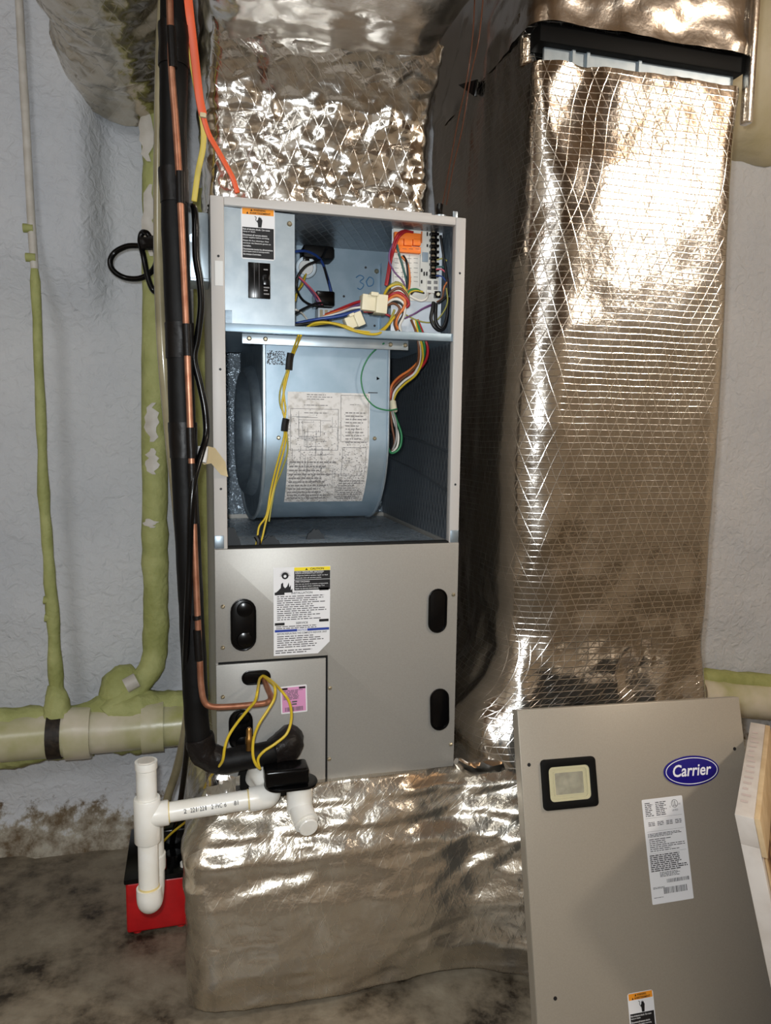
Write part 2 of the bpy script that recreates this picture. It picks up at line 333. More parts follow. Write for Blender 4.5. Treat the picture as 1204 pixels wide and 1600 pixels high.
def fbm(p, o=4):
    s = 0; a = 1
    for _ in range(o): s += a*noise.noise(p); p = p*2.03+Vector((3.1, 1.7, 5.2)); a *= .5
    return s
def crease(p, o=3):
    s = 0; a = 1
    for _ in range(o): s += a*(1-abs(noise.noise(p))*2); p = p*1.9+Vector((5.3, 2.1, 1.2)); a *= .5
    return s
def loft(name, ring, nrow, m, parent=None, origin=None, disp=None, cap0=False, cap1=False, angle=60):
    """ring(t) -> closed list of points; rows t=0..1; disp(p, normal) -> new point; UVs in metres"""
    R_ = [ring(i/(nrow-1)) for i in range(nrow)]; n = len(R_[0]); vs = []; UV = []
    vacc = 0
    for i, Q in enumerate(R_):
        c = sum((Vector(q) for q in Q), Vector((0, 0, 0)))/n
        if i: vacc += (c-cp).length
        cp = c; L = 0
        for k in range(n):
            p = Vector(Q[k]); t = (Vector(Q[(k+1) % n])-Vector(Q[k-1])).normalized()
            ax = (sum((Vector(q) for q in R_[min(i+1, nrow-1)]), Vector((0,0,0)))-sum((Vector(q) for q in R_[max(i-1, 0)]), Vector((0,0,0)))).normalized() if k == 0 else ax
            nrm = t.cross(ax).normalized()
            if nrm.dot(p-c) < 0: nrm = -nrm
            vs.append(disp(p, nrm) if disp else p); UV.append((L, vacc)); L += (Vector(Q[(k+1) % n])-p).length
        UV.append((L, vacc))
    fs = [(i*n+k, i*n+(k+1) % n, (i+1)*n+(k+1) % n, (i+1)*n+k) for i in range(nrow-1) for k in range(n)]
    nf = len(fs)
    if cap0: fs.append(tuple(range(n))[::-1])
    if cap1: fs.append(tuple((nrow-1)*n+k for k in range(n)))
    me = bpy.data.meshes.new(name); me.from_pydata([tuple(v) for v in vs], [], fs); me.update(); l = me.uv_layers.new(name='uv'); li = 0
    for fi in range(len(fs)):
        if fi < nf:
            i, k = divmod(fi, n)
            for a in (i*(n+1)+k, i*(n+1)+k+1, (i+1)*(n+1)+k+1, (i+1)*(n+1)+k): l.data[li].uv = UV[a]; li += 1
        else:
            for v in fs[fi]: p = vs[v]; l.data[li].uv = (p[0], p[1]); li += 1
    bm = bmesh.new(); bm.from_mesh(me); bmesh.ops.recalc_face_normals(bm, faces=bm.faces); bm.to_mesh(me); bm.free()
    return link(name, me, m, parent, origin, angle=angle)
def rr3(x0, x1, y0, y1, r, step, f):
    """rounded rectangle in two axes, resampled evenly; f(a, b) -> 3D"""
    P = [Vector((a+(x0+x1)/2, b+(y0+y1)/2, 0)) for a, b in rrect(x1-x0, y1-y0, r, 8)]
    Ls = [(P[(i+1) % len(P)]-P[i]).length for i in range(len(P))]; tot = sum(Ls); N = step; out = []; acc = 0; i = 0
    for k in range(N):
        d = tot*k/N
        while acc+Ls[i] < d: acc += Ls[i]; i += 1
        q = P[i].lerp(P[(i+1) % len(P)], (d-acc)/max(Ls[i], 1e-9)); out.append(f(q.x, q.y))
    return out
def sm(a, b, x): t = max(0, min(1, (x-a)/(b-a))); return t*t*(3-2*t)
def gauss(x, s): return math.exp(-(x/s)**2)

# ================================================================== the room
WY = .62
def grid(name, x0, x1, z0, z1, dx, dz, f, m):
    nx = int((x1-x0)/dx)+1; nz = int((z1-z0)/dz)+1; vs = [f(x0+(x1-x0)*i/(nx-1), z0+(z1-z0)*j/(nz-1)) for j in range(nz) for i in range(nx)]
    fs = [(j*nx+i, j*nx+i+1, (j+1)*nx+i+1, (j+1)*nx+i) for j in range(nz-1) for i in range(nx-1)]
    me = bpy.data.meshes.new(name); me.from_pydata(vs, [], fs); me.update(); return link(name, me, m, angle=70)
def wallpt(x, z):
    y = WY - .012*fbm(Vector((x*2.2, z*2.2, 1))) - .004*fbm(Vector((x*9, z*9, 4)), 3)
    y -= .085*sm(-.20, -.27, x)*sm(1.22, 1.5, z+.05*noise.noise(Vector((x*4, 0, z*4))))*1.0      # thick foam bulge left of the pipe recess
    y -= .10*(1-sm(.0, .10, z))*(.6+.3*fbm(Vector((x*7, 0, 2))))                                 # crumbling foot
    return (x, y, z)
struct(grid('wall_back', -2.2, 3.4, -.02, 2.26, .016, .016, wallpt, 'foam_wall'))
struct(MB().box((-2.3, -3.6, -.1), (3.5, .8, 0)).build('floor', 'concrete'))
ce = struct(MB().box((-2.3, -3.6, 2.26), (3.5, .8, 2.36)).build('ceiling', 'wood_joist'))
for i in range(9): MB().box((-2.2+.62*i, -3.6, 2.1), (-2.16+.62*i, -1.3, 2.26)).build('joist', 'wood_joist', ce)
struct(MB().box((-2.3, -3.6, 0), (-2.2, .8, 2.26)).build('wall_left', 'plaster_tan'))
struct(MB().box((3.4, -3.6, 0), (3.5, .8, 2.26)).build('wall_right', 'plaster_tan'))
struct(MB().box((-2.3, -3.7, 0), (3.5, -3.6, 2.26)).build('wall_front', 'plaster_tan'))
# foam rim beam along the top of the back wall, right of the return duct
def rim(t):
    x = 1.02+2.3*t; c = []
    for k in range(20):
        a = math.pi*k/19; c.append((x, WY+.02-.20*math.sin(a), 2.09-.25*math.cos(a)))
    return c
rb = struct(loft('trim_1', rim, 90, 'foam_green', disp=lambda p, n: p+n*(.02*fbm(p*5)+.008*fbm(p*16))))
MT_rim = mat('foam_cream', (206, 196, 170), .75, 0, (190, 178, 140), 6, 5, bump=.6, bscale=30, bdist=.006); rb.data.materials.clear(); rb.data.materials.append(MT_rim)
# lamp behind and right of the camera (outside the frame)
lt = thing('ceiling_bulb', 'bare warm bulb in a lampholder under the ceiling joists', 'lamp', (LAMP.x, LAMP.y, 2.26))
MB().lathe(LAMP+Vector((0, 0, .23)), LAMP+Vector((0, 0, .06)), [(0, .05), (.15, .05), (.2, .025), (1, .022)], 20).build('lampholder', 'pvc', lt)
lamp = light('bulb_light', LAMP, 52, (1.0, .90, .77), .10)
lamp.parent = lt; lamp.location = LAMP - lt.location
L2 = Vector((-1.1, -1.9, 2.0)); lt2 = thing('added_fill_lamp', 'added round white fill lamp under the joists, unseen behind the camera', 'lamp', (L2.x, L2.y, 2.26))
MB().lathe(L2+Vector((0, 0, .26)), L2+Vector((0, 0, .16)), [(0, .05), (.4, .05), (.5, .12), (1, .14)], 24).build('lampholder', 'pvc', lt2)
lamp2 = light('fill_light', L2, 38, (.95, .98, 1.0), .36); lamp2.parent = lt2; lamp2.location = L2 - lt2.location  # added fill lamp and holder, out of view, to brighten the back wall

# ================================================================== foam-coated pipes on the back wall
def px_tube(name, pts, r, m, parent=None, jit=0, n=16, sub=6, **k):
    return MB().tube([at(*p) for p in pts], r, n, sub=sub, jit=jit, **k).build(name, m, parent, angle=60)
dp = thing('drain_pipe', 'horizontal drain pipe with green foam overspray along the wall, left of cabinet', 'pipe', (-.3, .5, .27))
ZP = .285
def px2x(x, y, Y): return at(x, y, Y).x
yP = .50
pz = lambda x: at(x, 1148-.085*(x-60), yP).z
X = lambda x: at(x, 1148-.085*(x-60), yP).x
def seg(name, x0, x1, r, m, jit=0, dz=0, sub=10):
    return MB().tube([(X(x0)-.0, yP, ZP+dz), ((X(x0)+X(x1))/2, yP, ZP+dz), (X(x1), yP, ZP+dz)], r, 28, sub=sub, jit=jit).build(name, m, dp, angle=50)
ZP = at(60, 1150, yP).z
seg('pipe', -420, 330, .052, 'pipe_cream')
lab(seg('rubber_band', 76, 98, .056, 'dark_band', .001), 'dark rubber coupling band')
seg('coupling', 104, 143, .061, 'pipe_cream', .001); seg('hub', 222, 256, .061, 'pipe_cream', .001)
def crust(name, x0, x1, z, y, r, seed):  # lumpy foam lying along the pipe
    return lab(MB().tube([(X(x0+(x1-x0)*k/8), y, z+.006*noise.noise(Vector((k*.7, seed, 0)))) for k in range(9)], lambda t: r*(.55+.45*math.sin(math.pi*min(1, max(0, t*1.1-.05)))), 14, jit=.012, seed=seed, sub=5).build(name, 'foam_green', dp, angle=70), 'lumpy green spray foam')
crust('foam_crust', -420, 96, ZP+.040, yP+.012, .042, 1); crust('foam_crust', 108, 330, ZP+.036, yP+.02, .045, 2)
crust('foam_crust', -420, 145, ZP-.040, yP+.015, .040, 3); crust('foam_crust', 140, 262, ZP-.022, yP+.02, .045, 5)
# vertical branch joining it through a wye
vp = thing('vent_pipe', 'vertical green foam-coated pipe with peeling patches, joining the drain pipe', 'pipe', (-.1, .55, .3))
vx = [(243, 160), (243, 260), (243, 430), (241, 700), (243, 900), (243, 1010), (232, 1048), (203, 1082), (165, 1118)]
def yv(y): return .56 if y < 1020 else (.545 if y < 1060 else (.53 if y < 1100 else .50))
MB().tube([at(x, y, yv(y)) for x, y in vx], .030, 20, jit=.005, sub=8).build('pipe', 'foam_green', vp, angle=60)
lab(MB().tube([at(x, y, Y) for x, y, Y in ((214, 1050, .56), (195, 1065, .55), (170, 1100, .53))], lambda t: .012+.034*math.sin(math.pi*(.12+.7*t)), 16, jit=.012).build('foam_lump', 'foam_green', vp, angle=60), 'lump of foam on the wye')
for i, (x, y, h_) in enumerate(((234, 215, 90), (238, 350, 110), (242, 660, 60), (243, 720, 40), (240, 815, 14))):
    P0 = at(x, y-h_/2, .56); P1 = at(x, y+h_/2, .56); vs = []; fs = []; nr = 9; rg = random.Random(i)
    for j in range(nr):
        p = P0.lerp(P1, j/(nr-1)); wd = (.16+.5*math.sin(math.pi*j/(nr-1)))*rg.uniform(.7, 1.1); off = rg.uniform(-.2, .2)-.2
        for k in range(6):
            a = -math.pi/2+off+wd*(k/5-.5)*1.6; vs.append((p.x+.0335*math.cos(a), p.y+.0335*math.sin(a), p.z))
    fs = [(j*6+k, j*6+k+1, (j+1)*6+k+1, (j+1)*6+k) for j in range(nr-1) for k in range(5)]
    lab(MB().add(vs, fs).build('bare_patch', 'bare_pvc_grey', vp), 'bare white patch where foam peeled off')
lab(MB().cyl(at(196, 1072, .50), at(214, 1062, .505), .018, 12).build('bare_patch', 'bare_pvc_grey', vp), 'bare white patch on the elbow')
# second pipe just behind the cabinet's left side
px_tube('riser_pipe', [(321, 300, .585), (323, 600, .585), (326, 900, .585), (328, 1240, .585)], .030, 'foam_olive', None, .004)
bp_ = bpy.data.objects['riser_pipe']; tag(bp_, 'olive foam-coated riser pipe squeezed between black line set and cabinet', 'pipe')
# thin conduit far left
cn = thing('conduit', 'thin conduit coated in green foam running down the wall at far left', 'conduit', (-.36, .5, .4))
cp_ = [(26, -60), (38, 150), (48, 330), (54, 420), (62, 600), (70, 800), (80, 930), (87, 1045), (89, 1085)]
px_tube('upper_run', [(x, y, .515) for x, y in cp_[:4]], .0085, 'bare_pvc_grey', cn, .001)
px_tube('lower_run', [(x, y, .515) for x, y in cp_[3:]], lambda t: .009+.008*t-.012*max(0, t-.9)*8*.3, 'foam_green', cn, .004)
lab(px_tube('foam_knob', [(86, 1070, .515), (88, 1092, .51), (90, 1118, .505)], lambda t: .016+.022*t, 'foam_green', cn, .008), 'foam blob where it meets the drain pipe')
for x, y in ((36, 356), (40, 402), (68, 937), (70, 965)):
    lab(px_tube('clip', [(x, y, .512), (x+16, y+1, .512)], .009, 'foam_green', cn, .002, n=10), 'foam-covered pipe clip')
# pipe at the right
rp = MB().tube([at(1085, 1085, .52), at(1150, 1092, .52), at(1420, 1115, .52)], .055, 24, sub=8).build('waste_pipe', 'pipe_cream'); tag(rp, 'cream waste pipe running behind the leaning panel at right', 'pipe')
cr = lab(MB().tube([at(1085, 1058, .53), at(1150, 1064, .53), at(1420, 1085, .53)], .028, 14, sub=10, jit=.008).build('foam_crust', 'foam_green', rp), 'foam along the pipe')

# ================================================================== foil-wrapped ductwork
def fdisp(amp, sc, cr, csc, seed=0):
    o = Vector((seed*3.7, seed*1.3, seed*2.1))
    def d(p, n): return p + n*(amp*fbm(p*sc+o) + cr*(crease(p*csc+o)-.6))
    return d
# return duct at the right
rd = thing('return_duct', 'tall foil-wrapped return duct standing right of the cabinet, with filter slot', 'duct', (.8, .3, .35))
RX0, RX1, RY0, RY1 = .575, 1.022, 0.0, .60
def rring(t):
    z = .395+1.315*t/.86 if t < .86 else 1.71+.12*(t-.86)/.14
    x0 = RX0 + .012*math.sin(z*5)*(1-sm(1.5, 1.7, z)) - .095*gauss(z-.43, .12); x1 = RX1+.004*math.sin(z*7)
    y0 = RY0 - .03*gauss(z-.38, .12) + .05*sm(1.726, 1.738, z)
    return rr3(x0, x1, y0, RY1, (.03, .03, .088-.066*sm(1.45, 1.72, z), .026), 210, lambda a, b: (a, b, z))
def rdisp(p, n):
    k = .0025*fbm(p*4) + .0016*(crease(Vector((p.x*8, p.y*8, p.z*2.4)))-.6)
    low = 1-sm(.55, .85, p.z); k += low*(.006*fbm(Vector((p.x*5, p.y*5, p.z*8)))+.006*(crease(Vector((p.x*10, p.y*10, p.z*4)))-.6)+.012*sm(.70, .58, p.x)*(abs(noise.noise(p*11))-.25))
    c = gauss(p.x-RX0-.05, .09)*gauss(p.y, .12); k += c*(.010*math.sin(p.z*7+2*noise.noise(p*2))+.004*(crease(Vector((p.x*6, 1, p.z*4)))-.6))
    t_ = sm(1.62, 1.74, p.z); k += t_*.004*(crease(Vector((p.x*14, p.y*14, p.z*4)))-.6)
    return p + n*k
loft('duct_wrap', rring, 190, 'foil_duct', rd, disp=rdisp)
lab(loft('duct_wrap_top', lambda t: rr3(RX0-.001, RX1+.016, RY0-.006, RY1, .03, 170, lambda a, b: (a, b, 1.787+.47*t)), 60, 'foil_trunk', rd, disp=fdisp(.008, 5, .006, 8, 3)), 'foil-wrapped upper box above the filter slot')
# filter slot: black gasket bar, metal rack
lab(MB().box((RX0+.012, .006, 1.757), (RX1+.006, .05, 1.790)).build('slot_gasket', 'black_matte', rd, bevel=.003), 'black gasket bar across the filter slot')
MB().box((RX0+.03, .024, 1.70), (RX1-.006, .03, 1.758)).build('filter_rack', 'galvanized_bright', rd)
for x in (.66, .69, .80): MB().box((x, .018, 1.705), (x+.006, .026, 1.757)).build('rack_rib', 'galvanized_bright', rd)
# strip of foil tape at the right edge of the slot
MB().box((RX1+.004, -.010, 1.66), (RX1+.020, .012, 2.2)).build('foil_tape', 'foil_trunk', rd, bevel=.004, uv=True)
# small bits on its left face
Pt = at(733, 134, .36)
def onleft(x, y, X_=RX0-.006): d = ray(x, y); return CAM + d*((X_-CAM.x)/d.x)
A, B, C_ = onleft(718, 133, .566), onleft(748, 124, .566), onleft(745, 152, .566)
clip = MB(); clip.add([A, B, C_, A-Vector((.006, 0, 0)), B-Vector((.006, 0, 0)), C_-Vector((.006, 0, 0))], [(0, 1, 2), (5, 4, 3), (0, 3, 4, 1), (1, 4, 5, 2), (2, 5, 3, 0)])
o = clip.build('hanger_clip', 'black_plastic', None, origin=C_, bevel=.002); tag(o, 'small black triangular clip stuck to the side of the return duct', 'clip')
for i, pl in enumerate(([(756, -20), (748, 60), (735, 120), (722, 200), (708, 260), (697, 320)], [(742, -20), (738, 60), (728, 130), (715, 190), (704, 250), (690, 325)])):
    o = MB().tube([onleft(x, y, .556-.006*i) for x, y in pl], .0016, 6, sub=5).build('thermostat_wire', 'wire_copper', None)
    tag(o, ['thin brown control wire running down past the black clip, right of its twin', 'thin brown control wire running down to the cabinet top, left of its twin'][i], 'wire', 'thin brown control wires')
def crumple(p, n):
    q = p*5+Vector((fbm(p*6), fbm(p*6+Vector((9, 2, 4))), fbm(p*6+Vector((2, 7, 1)))))*.9
    return p + n*(.010*noise.noise(p*7)+.013*(abs(noise.noise(q*1.3))-.25)+.008*(abs(noise.noise(q*2.9+Vector((4, 4, 4))))-.25)+.003*noise.noise(p*40))
def streak(p, n):
    q = Vector((p.x*2.2, p.y*9, p.z*9)); return p + n*(.014*fbm(q*.6)+.016*(abs(noise.noise(q+Vector((0, p.x*3, 0))))-.25)+.0025*noise.noise(p*30))
# supply plenum above the cabinet
sp_ = thing('supply_plenum', 'crumpled foil-wrapped supply plenum sitting on top of the cabinet', 'duct', (.2, .27, 1.435))
loft('duct_wrap', lambda t: rr3(.0-.004+.006*t, .385+.006*t, .045-.11*sm(.55, 1.05, t)**2, .5, .02, 200, lambda a, b: (a, b, 1.436+.255*t)), 90, 'foil_crumpled', sp_, disp=crumple)
lab(MB().box((.13, .012, 1.433), (.39, .05, 1.4405)).build('mounting_flange', 'post_paint', sp_, bevel=.002), 'painted flange on the cabinet top')
# trunk running from the plenum towards the viewer
tk = loft('trunk_duct', lambda t: rr3(-.005, .388, 1.675-.02*t, 2.06, .05, 150, lambda a, b: (a, .50-1.75*t, b)), 170, 'foil_trunk', None, origin=(.18, .5, 1.7), disp=streak, cap0=True)
tag(tk, 'wide foil-wrapped trunk duct running overhead from the plenum', 'duct')
rdct = loft('branch_duct', lambda t: [(-.165+.14*math.cos(a*math.pi/55), .57-.57*t, 1.895+.155*math.sin(a*math.pi/55)) for a in range(110)], 70, 'foil_branch', None, origin=(-.155, .57, 1.85), disp=lambda p, n: streak(crumple(p, n*.7), n), cap0=True, cap1=True)
tag(rdct, 'round foil-wrapped branch duct at upper left beside the trunk', 'duct')
# base plenum on the floor
bpn = thing('base_plenum', 'low foil-wrapped return plenum on the floor under the cabinet', 'duct', (.4, .25, 0))
prof = [(0, -.035, .0), (.06, -.065, .02), (.25, -.080, .0), (.5, -.085, .0), (.72, -.070, 0), (.82, -.050, 0), (.92, -.03, 0), (1, -.006, 0)]
def bring(t):
    z = .002+.398*t
    for a, b in zip(prof, prof[1:]):
        if a[0] <= t <= b[0]: y0 = a[1]+(b[1]-a[1])*sm(0, 1, (t-a[0])/(b[0]-a[0])); break
    ins = .035*sm(.75, 1, t); x0 = -.055+ins; x1 = 1.035
    return rr3(x0, x1, y0-.02*gauss(z-.12, .12), .45, .05, 260, lambda a, b: (a, b-.05*sm(.45, .62, a)*sm(.02, -.02, b), z))
def bdisp(p, n):
    k = .010*fbm(p*4)+.005*(crease(Vector((p.x*5+p.z*6, p.y*5, p.z*11-p.x*3)))-.6)
    a = math.atan2(p.z-.42, p.x-.72); rr = math.hypot(p.z-.42, p.x-.72)          # folds fanning out from where the return duct comes down
    k += .010*sm(.62, .25, rr)*(abs(noise.noise(Vector((a*7, rr*1.5, 3))))-.2) + .005*sm(.5, .15, rr)*noise.noise(Vector((a*20, rr*3, 8)))
    k += .006*sm(.2, .32, p.z)*(abs(noise.noise(Vector((p.x*9, p.y*14, p.z*16))))-.2)
    k += .005*sm(.50, .75, p.x)*(crease(Vector((p.x*13, p.y*6, p.z*4)))-.4)
    q = p+n*k; q.z = max(.003, q.z); return q
loft('duct_wrap', bring, 90, 'foil_base', bpn, disp=bdisp, cap1=True)
lab(MB().tube([at(712, 1190, -.02), at(740, 1200, -.01), at(790, 1190, -.01), at(826, 1180, -.03)], lambda t: .004+.017*math.sin(math.pi*t), 10, jit=.010).build('foil_fold', 'foil_crumpled', bpn), 'bunched foil fold')

fm = []; ff = []
for j in range(9):
    for i in range(9):
        p = at(322+52*i/8, 1208+62*j/8, -.012-.03*(j/8)); q = p+Vector((0, -1, 0))*(.012*(crease(p*18)-.5)+.006*noise.noise(p*50)); q.y = min(q.y, -.008); fm.append(q)
ff = [(j*9+i, j*9+i+1, (j+1)*9+i+1, (j+1)*9+i) for j in range(8) for i in range(8)]
lab(MB().add(fm, ff).build('foil_flap', 'foil_crumpled', bpn, uv=True, angle=20), 'crumpled flap of foil under the black line')
# ================================================================== air handler
ah = thing('air_handler', 'open grey air handler cabinet with blower and wiring exposed', 'air handler', (.225, .27, .40))
ZT, ZM, ZG, ZB = 1.433, .841, .637, .40
cab = MB()
MB().box((0, .0, ZB), (.004, .55, ZT)).build('side_panel', 'panel_paint', ah); MB().box((.446, .0, ZB), (.45, .55, ZT)).build('side_panel', 'panel_paint', ah)
MB().box((.004, .546, ZB), (.446, .55, ZT)).build('back_panel', 'panel_paint', ah); MB().box((.0, .0, ZT-.004), (.45, .55, ZT)).build('top_panel', 'panel_paint', ah)
def post(x0, x1): return MB().box((x0, -.002, ZM), (x1, .016, ZT)).build('corner_post', 'post_paint', ah, bevel=.0015)
post(0, .0225); post(.431, .45)
MB().box((.0225, -.001, ZT-.0135), (.431, .012, ZT+.001)).build('top_rail', 'post_paint', ah, bevel=.0015)
MB().box((.0225, .0, ZM-.006), (.431, .02, ZM+.003)).build('mid_rail', 'dark_gap', ah)
for x0 in (.0, .433): MB().box((x0, -.003, ZM+.001), (x0+.0165, .012, ZM+.024)).build('corner_bracket', 'galvanized', ah, bevel=.001)
# foil linings
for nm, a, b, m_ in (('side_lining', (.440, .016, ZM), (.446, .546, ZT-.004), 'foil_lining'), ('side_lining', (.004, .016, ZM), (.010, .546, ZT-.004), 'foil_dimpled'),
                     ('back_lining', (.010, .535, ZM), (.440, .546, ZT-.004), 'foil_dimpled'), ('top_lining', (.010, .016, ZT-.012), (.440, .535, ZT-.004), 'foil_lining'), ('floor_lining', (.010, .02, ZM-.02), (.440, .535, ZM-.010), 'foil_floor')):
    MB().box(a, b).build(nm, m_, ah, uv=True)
# creases and a seam rib on the right lining
for z0, z1 in ((1.045, 1.01), (.985, .935)): MB().tube([(.439, .5, z0), (.439, .25, (z0+z1)/2+.004), (.439, .03, z1)], .003, 6).build('lining_crease', 'foil_lining', ah)
# torn insulation scallops along the compartment floor
def scal(x0, x1, h, Y): 
    pts = [(x0, 0)]+[(x1, 0)]+[(x1+(x0-x1)*k/10, h*math.sin(math.pi*k/10)**.7+.002*math.sin(k*2.3)) for k in range(1, 10)]
    return lab(MB().prism(pts, -.004, .004, frontM((0, Y, ZM-.010))).build('torn_insulation', 'torn_grey', ah), 'dark torn insulation edge')
scal(.012, .050, .042, .05); scal(.085, .125, .020, .08); scal(.185, .222, .020, .16)
# shelf between control box and blower
ZS = 1.215
sh = MB().box((.0225, .004, ZS), (.431, .36, ZS+.003)).build('shelf', 'galvanized_plate', ah)
MB().box((.0225, .002, ZS-.001), (.431, .005, ZS+.013)).build('shelf_lip', 'galvanized_plate', sh, bevel=.0008)
# mount strip for the blower
MB().box((.052, .022, ZS-.018), (.352, .026, ZS-.001)).build('blower_mount', 'galvanized_bright', ah, bevel=.0006)
# screws (shared mesh)
scm = MB().lathe((0, 0, 0), (0, -.003, 0), [(0, .0042), (.35, .0042), (.75, .0032), (1, .0022)], 12).box((-.0026, -.0032, -.0004), (.0026, -.0029, .0004)).mesh('screw'); scm.materials.append(MT['screw_metal'])
def screw(p, parent, s=1.0):
    o = bpy.data.objects.new('screw', scm); COL.objects.link(o); o.parent = parent; o.location = Vector(p)-rootloc(parent); o.scale = (s,)*3; return o
for x in (.064, .092, .318, .346): screw((x, .022, ZS-.009), ah)
# ---- blower housing
bh_x0, bh_x1, BY, BR, BZ = .093, .322, .05, .17, 1.04
pf = [(BY, ZS-.003), (BY, 1.13)] + [(BY+BR-BR*math.cos(math.radians(a)), BZ-BR*math.sin(math.radians(a))) for a in range(0, 181, 6)] + [(BY+2*BR, ZS-.003)]
wr = MB(); n_ = len(pf); wr.add([(bh_x0-.020*sm(BY, BY+.30, y), y, z) for y, z in pf]+[(bh_x1, y, z) for y, z in pf]+[(bh_x1-.001, y+.002, z+.002) for y, z in pf]+[(bh_x0+.001-.020*sm(BY, BY+.30, y), y+.002, z+.002) for y, z in pf], [(i, i+1, n_+i+1, n_+i) for i in range(n_-1)]+[(2*n_+i, 2*n_+i+1, 3*n_+i+1, 3*n_+i) for i in range(n_-1)])
bh = wr.build('blower_housing', 'galvanized_plate', ah, angle=30)
cyY, cyZ, IR = BY+BR, 1.045, .112
def sideplate(x, nm, hole):
    # plate with a round inlet: ring between outline and inlet circle
    out = []; inn = []
    for k in range(64):
        a = 2*math.pi*k/64; dy, dz = math.cos(a), math.sin(a)
        # distance to outline
        best = 9
        for (y0, z0), (y1, z1) in zip(pf, pf[1:]+pf[:1]):
            ex, ez = y1-y0, z1-z0; den = dy*ez-dz*ex
            if abs(den) < 1e-9: continue
            t = ((y0-cyY)*ez-(z0-cyZ)*ex)/den; u = ((y0-cyY)*dz-(z0-cyZ)*dy)/den
            if t > 0 and -1e-6 <= u <= 1+1e-6: best = min(best, t)
        fx = lambda y: x-(.020*sm(BY, BY+.30, y) if x < .2 else 0)
        out.append((fx(cyY+dy*best), cyY+dy*(best+.004), cyZ+dz*(best+.004))); inn.append((fx(cyY+dy*IR), cyY+dy*IR, cyZ+dz*IR))
    m = MB(); m.add(out+inn, [(i, (i+1) % 64, 64+(i+1) % 64, 64+i) for i in range(64)]); return m.build(nm, 'galvanized', bh)
sideplate(bh_x0, 'side_plate', 1); sideplate(bh_x1, 'side_plate', 1)
# rolled inlet collar
ic = MB(); pr_ = [(-.000, IR+.018), (-.012, IR+.015), (-.018, IR+.007), (-.014, IR-.002), (.0, IR-.010), (.02, IR-.014)]
ic.add([(bh_x0+dx-.020*sm(BY, BY+.30, cyY+r_*math.cos(2*math.pi*k/48)), cyY+r_*math.cos(2*math.pi*k/48), cyZ+r_*math.sin(2*math.pi*k/48)) for dx, r_ in pr_ for k in range(48)], [(i*48+k, i*48+(k+1) % 48, (i+1)*48+(k+1) % 48, (i+1)*48+k) for i in range(len(pr_)-1) for k in range(48)])
ic.build('inlet_collar', 'galvanized', bh, angle=60)
# edge flange hugging the left rim of the wrap
fl = MB(); fl.tube([(bh_x0-.001-.020*sm(BY, BY+.30, y), y, z) for y, z in pf[:-1]], .0035, 6, sub=1).build('rim_flange', 'galvanized_bright', bh)
MB().tube([(bh_x1+.001, y, z) for y, z in pf[:-1]], .0025, 6, sub=1).build('rim_flange', 'galvanized_bright', bh)
MB().cyl((bh_x0+.03, cyY, cyZ), (bh_x0+.14, cyY, cyZ), .062, 28).build('motor', 'black_matte', bh)
vane = MB().box((-.09, -.0006, -.010), (.09, .0006, .010)).mesh('wheel_vane'); vane.materials.append(MT['galvanized'])
for k in range(40):
    a = 2*math.pi*k/40; o = bpy.data.objects.new('wheel_vane', vane); COL.objects.link(o); o.parent = bh; o.location = Vector((bh_x0+.11, cyY+.094*math.cos(a), cyZ+.094*math.sin(a)))-rootloc(bh); o.rotation_euler = (a+.5, 0, 0)
# slot mark and triangle on the wrap
rect_ = MB().box((.284, BY-.0006, 1.119), (.302, BY, 1.1205)).build('slot_mark', 'ink', bh)
MB().prism([(.300, 1.143), (.306, 1.146), (.300, 1.150)], -.0006, 0, frontM((0, BY, 0))).build('triangle_mark', 'ink_grey', bh)
# wiring diagram sheet wrapped on the curve: local x across, s down along the profile
def wrap_pt(x, s, lift=.0012):
    zt = 1.118
    z = zt-s
    if z > BZ: return Vector((x, BY-lift, z))
    a = (BZ-z)/BR; r_ = BR+lift; return Vector((x, BY+BR-r_*math.cos(a), BZ-r_*math.sin(a)))
def wrap_rects(rs, lift):
    m = MB()
    for x, s, wd, h in rs:
        k = max(1, int(h/.012)); vs = []
        for i in range(k+1): vs += [wrap_pt(x, s+h*i/k, lift), wrap_pt(x+wd, s+h*i/k, lift)]
        m.add(vs, [(2*i, 2*i+1, 2*i+3, 2*i+2) for i in range(k)])
    return m
dx0, dx1, dS = .134, .287, .222
ds = wrap_rects([(dx0, 0, dx1-dx0, dS)], .0012).build('wiring_diagram', 'aged_card', bh, angle=60)
rs = []; rg = random.Random(3)
def lines_(x, s, wd, h, n, fill=.5):
    lh = h/n
    for i in range(n):
        cx = x; e = x+wd*rg.uniform(.6, 1)
        while cx < e: ww = min(rg.uniform(.002, .009), e-cx); rs.append((cx, s+(i+.2)*lh, ww, lh*fill*.7)); cx += ww+.0015
dk = []
def frame_(x, s, wd, h, t=.0006): dk.extend([(x, s, wd, t), (x, s+h, wd, t), (x, s, t, h), (x+wd, s, t, h)])
for ln_ in ((dx0+.035, .003, .05, .012, 3), (dx0+.03, .022, .05, .004, 1), (dx0+.03, .036, .05, .004, 1), (dx0+.115, .02, .02, .003, 1), (dx0+.107, .034, .04, .06, 10)): lines_(*ln_)
frame_(dx0+.098, .004, .052, .085); frame_(dx0+.005, .03, .088, .075); frame_(dx0+.102, .10, .045, .055); frame_(dx0+.02, .05, .04, .03)
for i in range(26): dk.append((dx0+rg.uniform(.006, .085), .034+rg.uniform(0, .17), rg.uniform(.008, .04), .0005)); dk.append((dx0+rg.uniform(.006, .095), .034+rg.uniform(0, .12), .0005, rg.uniform(.01, .04)))
for i in range(10): dk.append((dx0+rg.uniform(.105, .14), .105+rg.uniform(0, .045), rg.uniform(.004, .01), .0005))
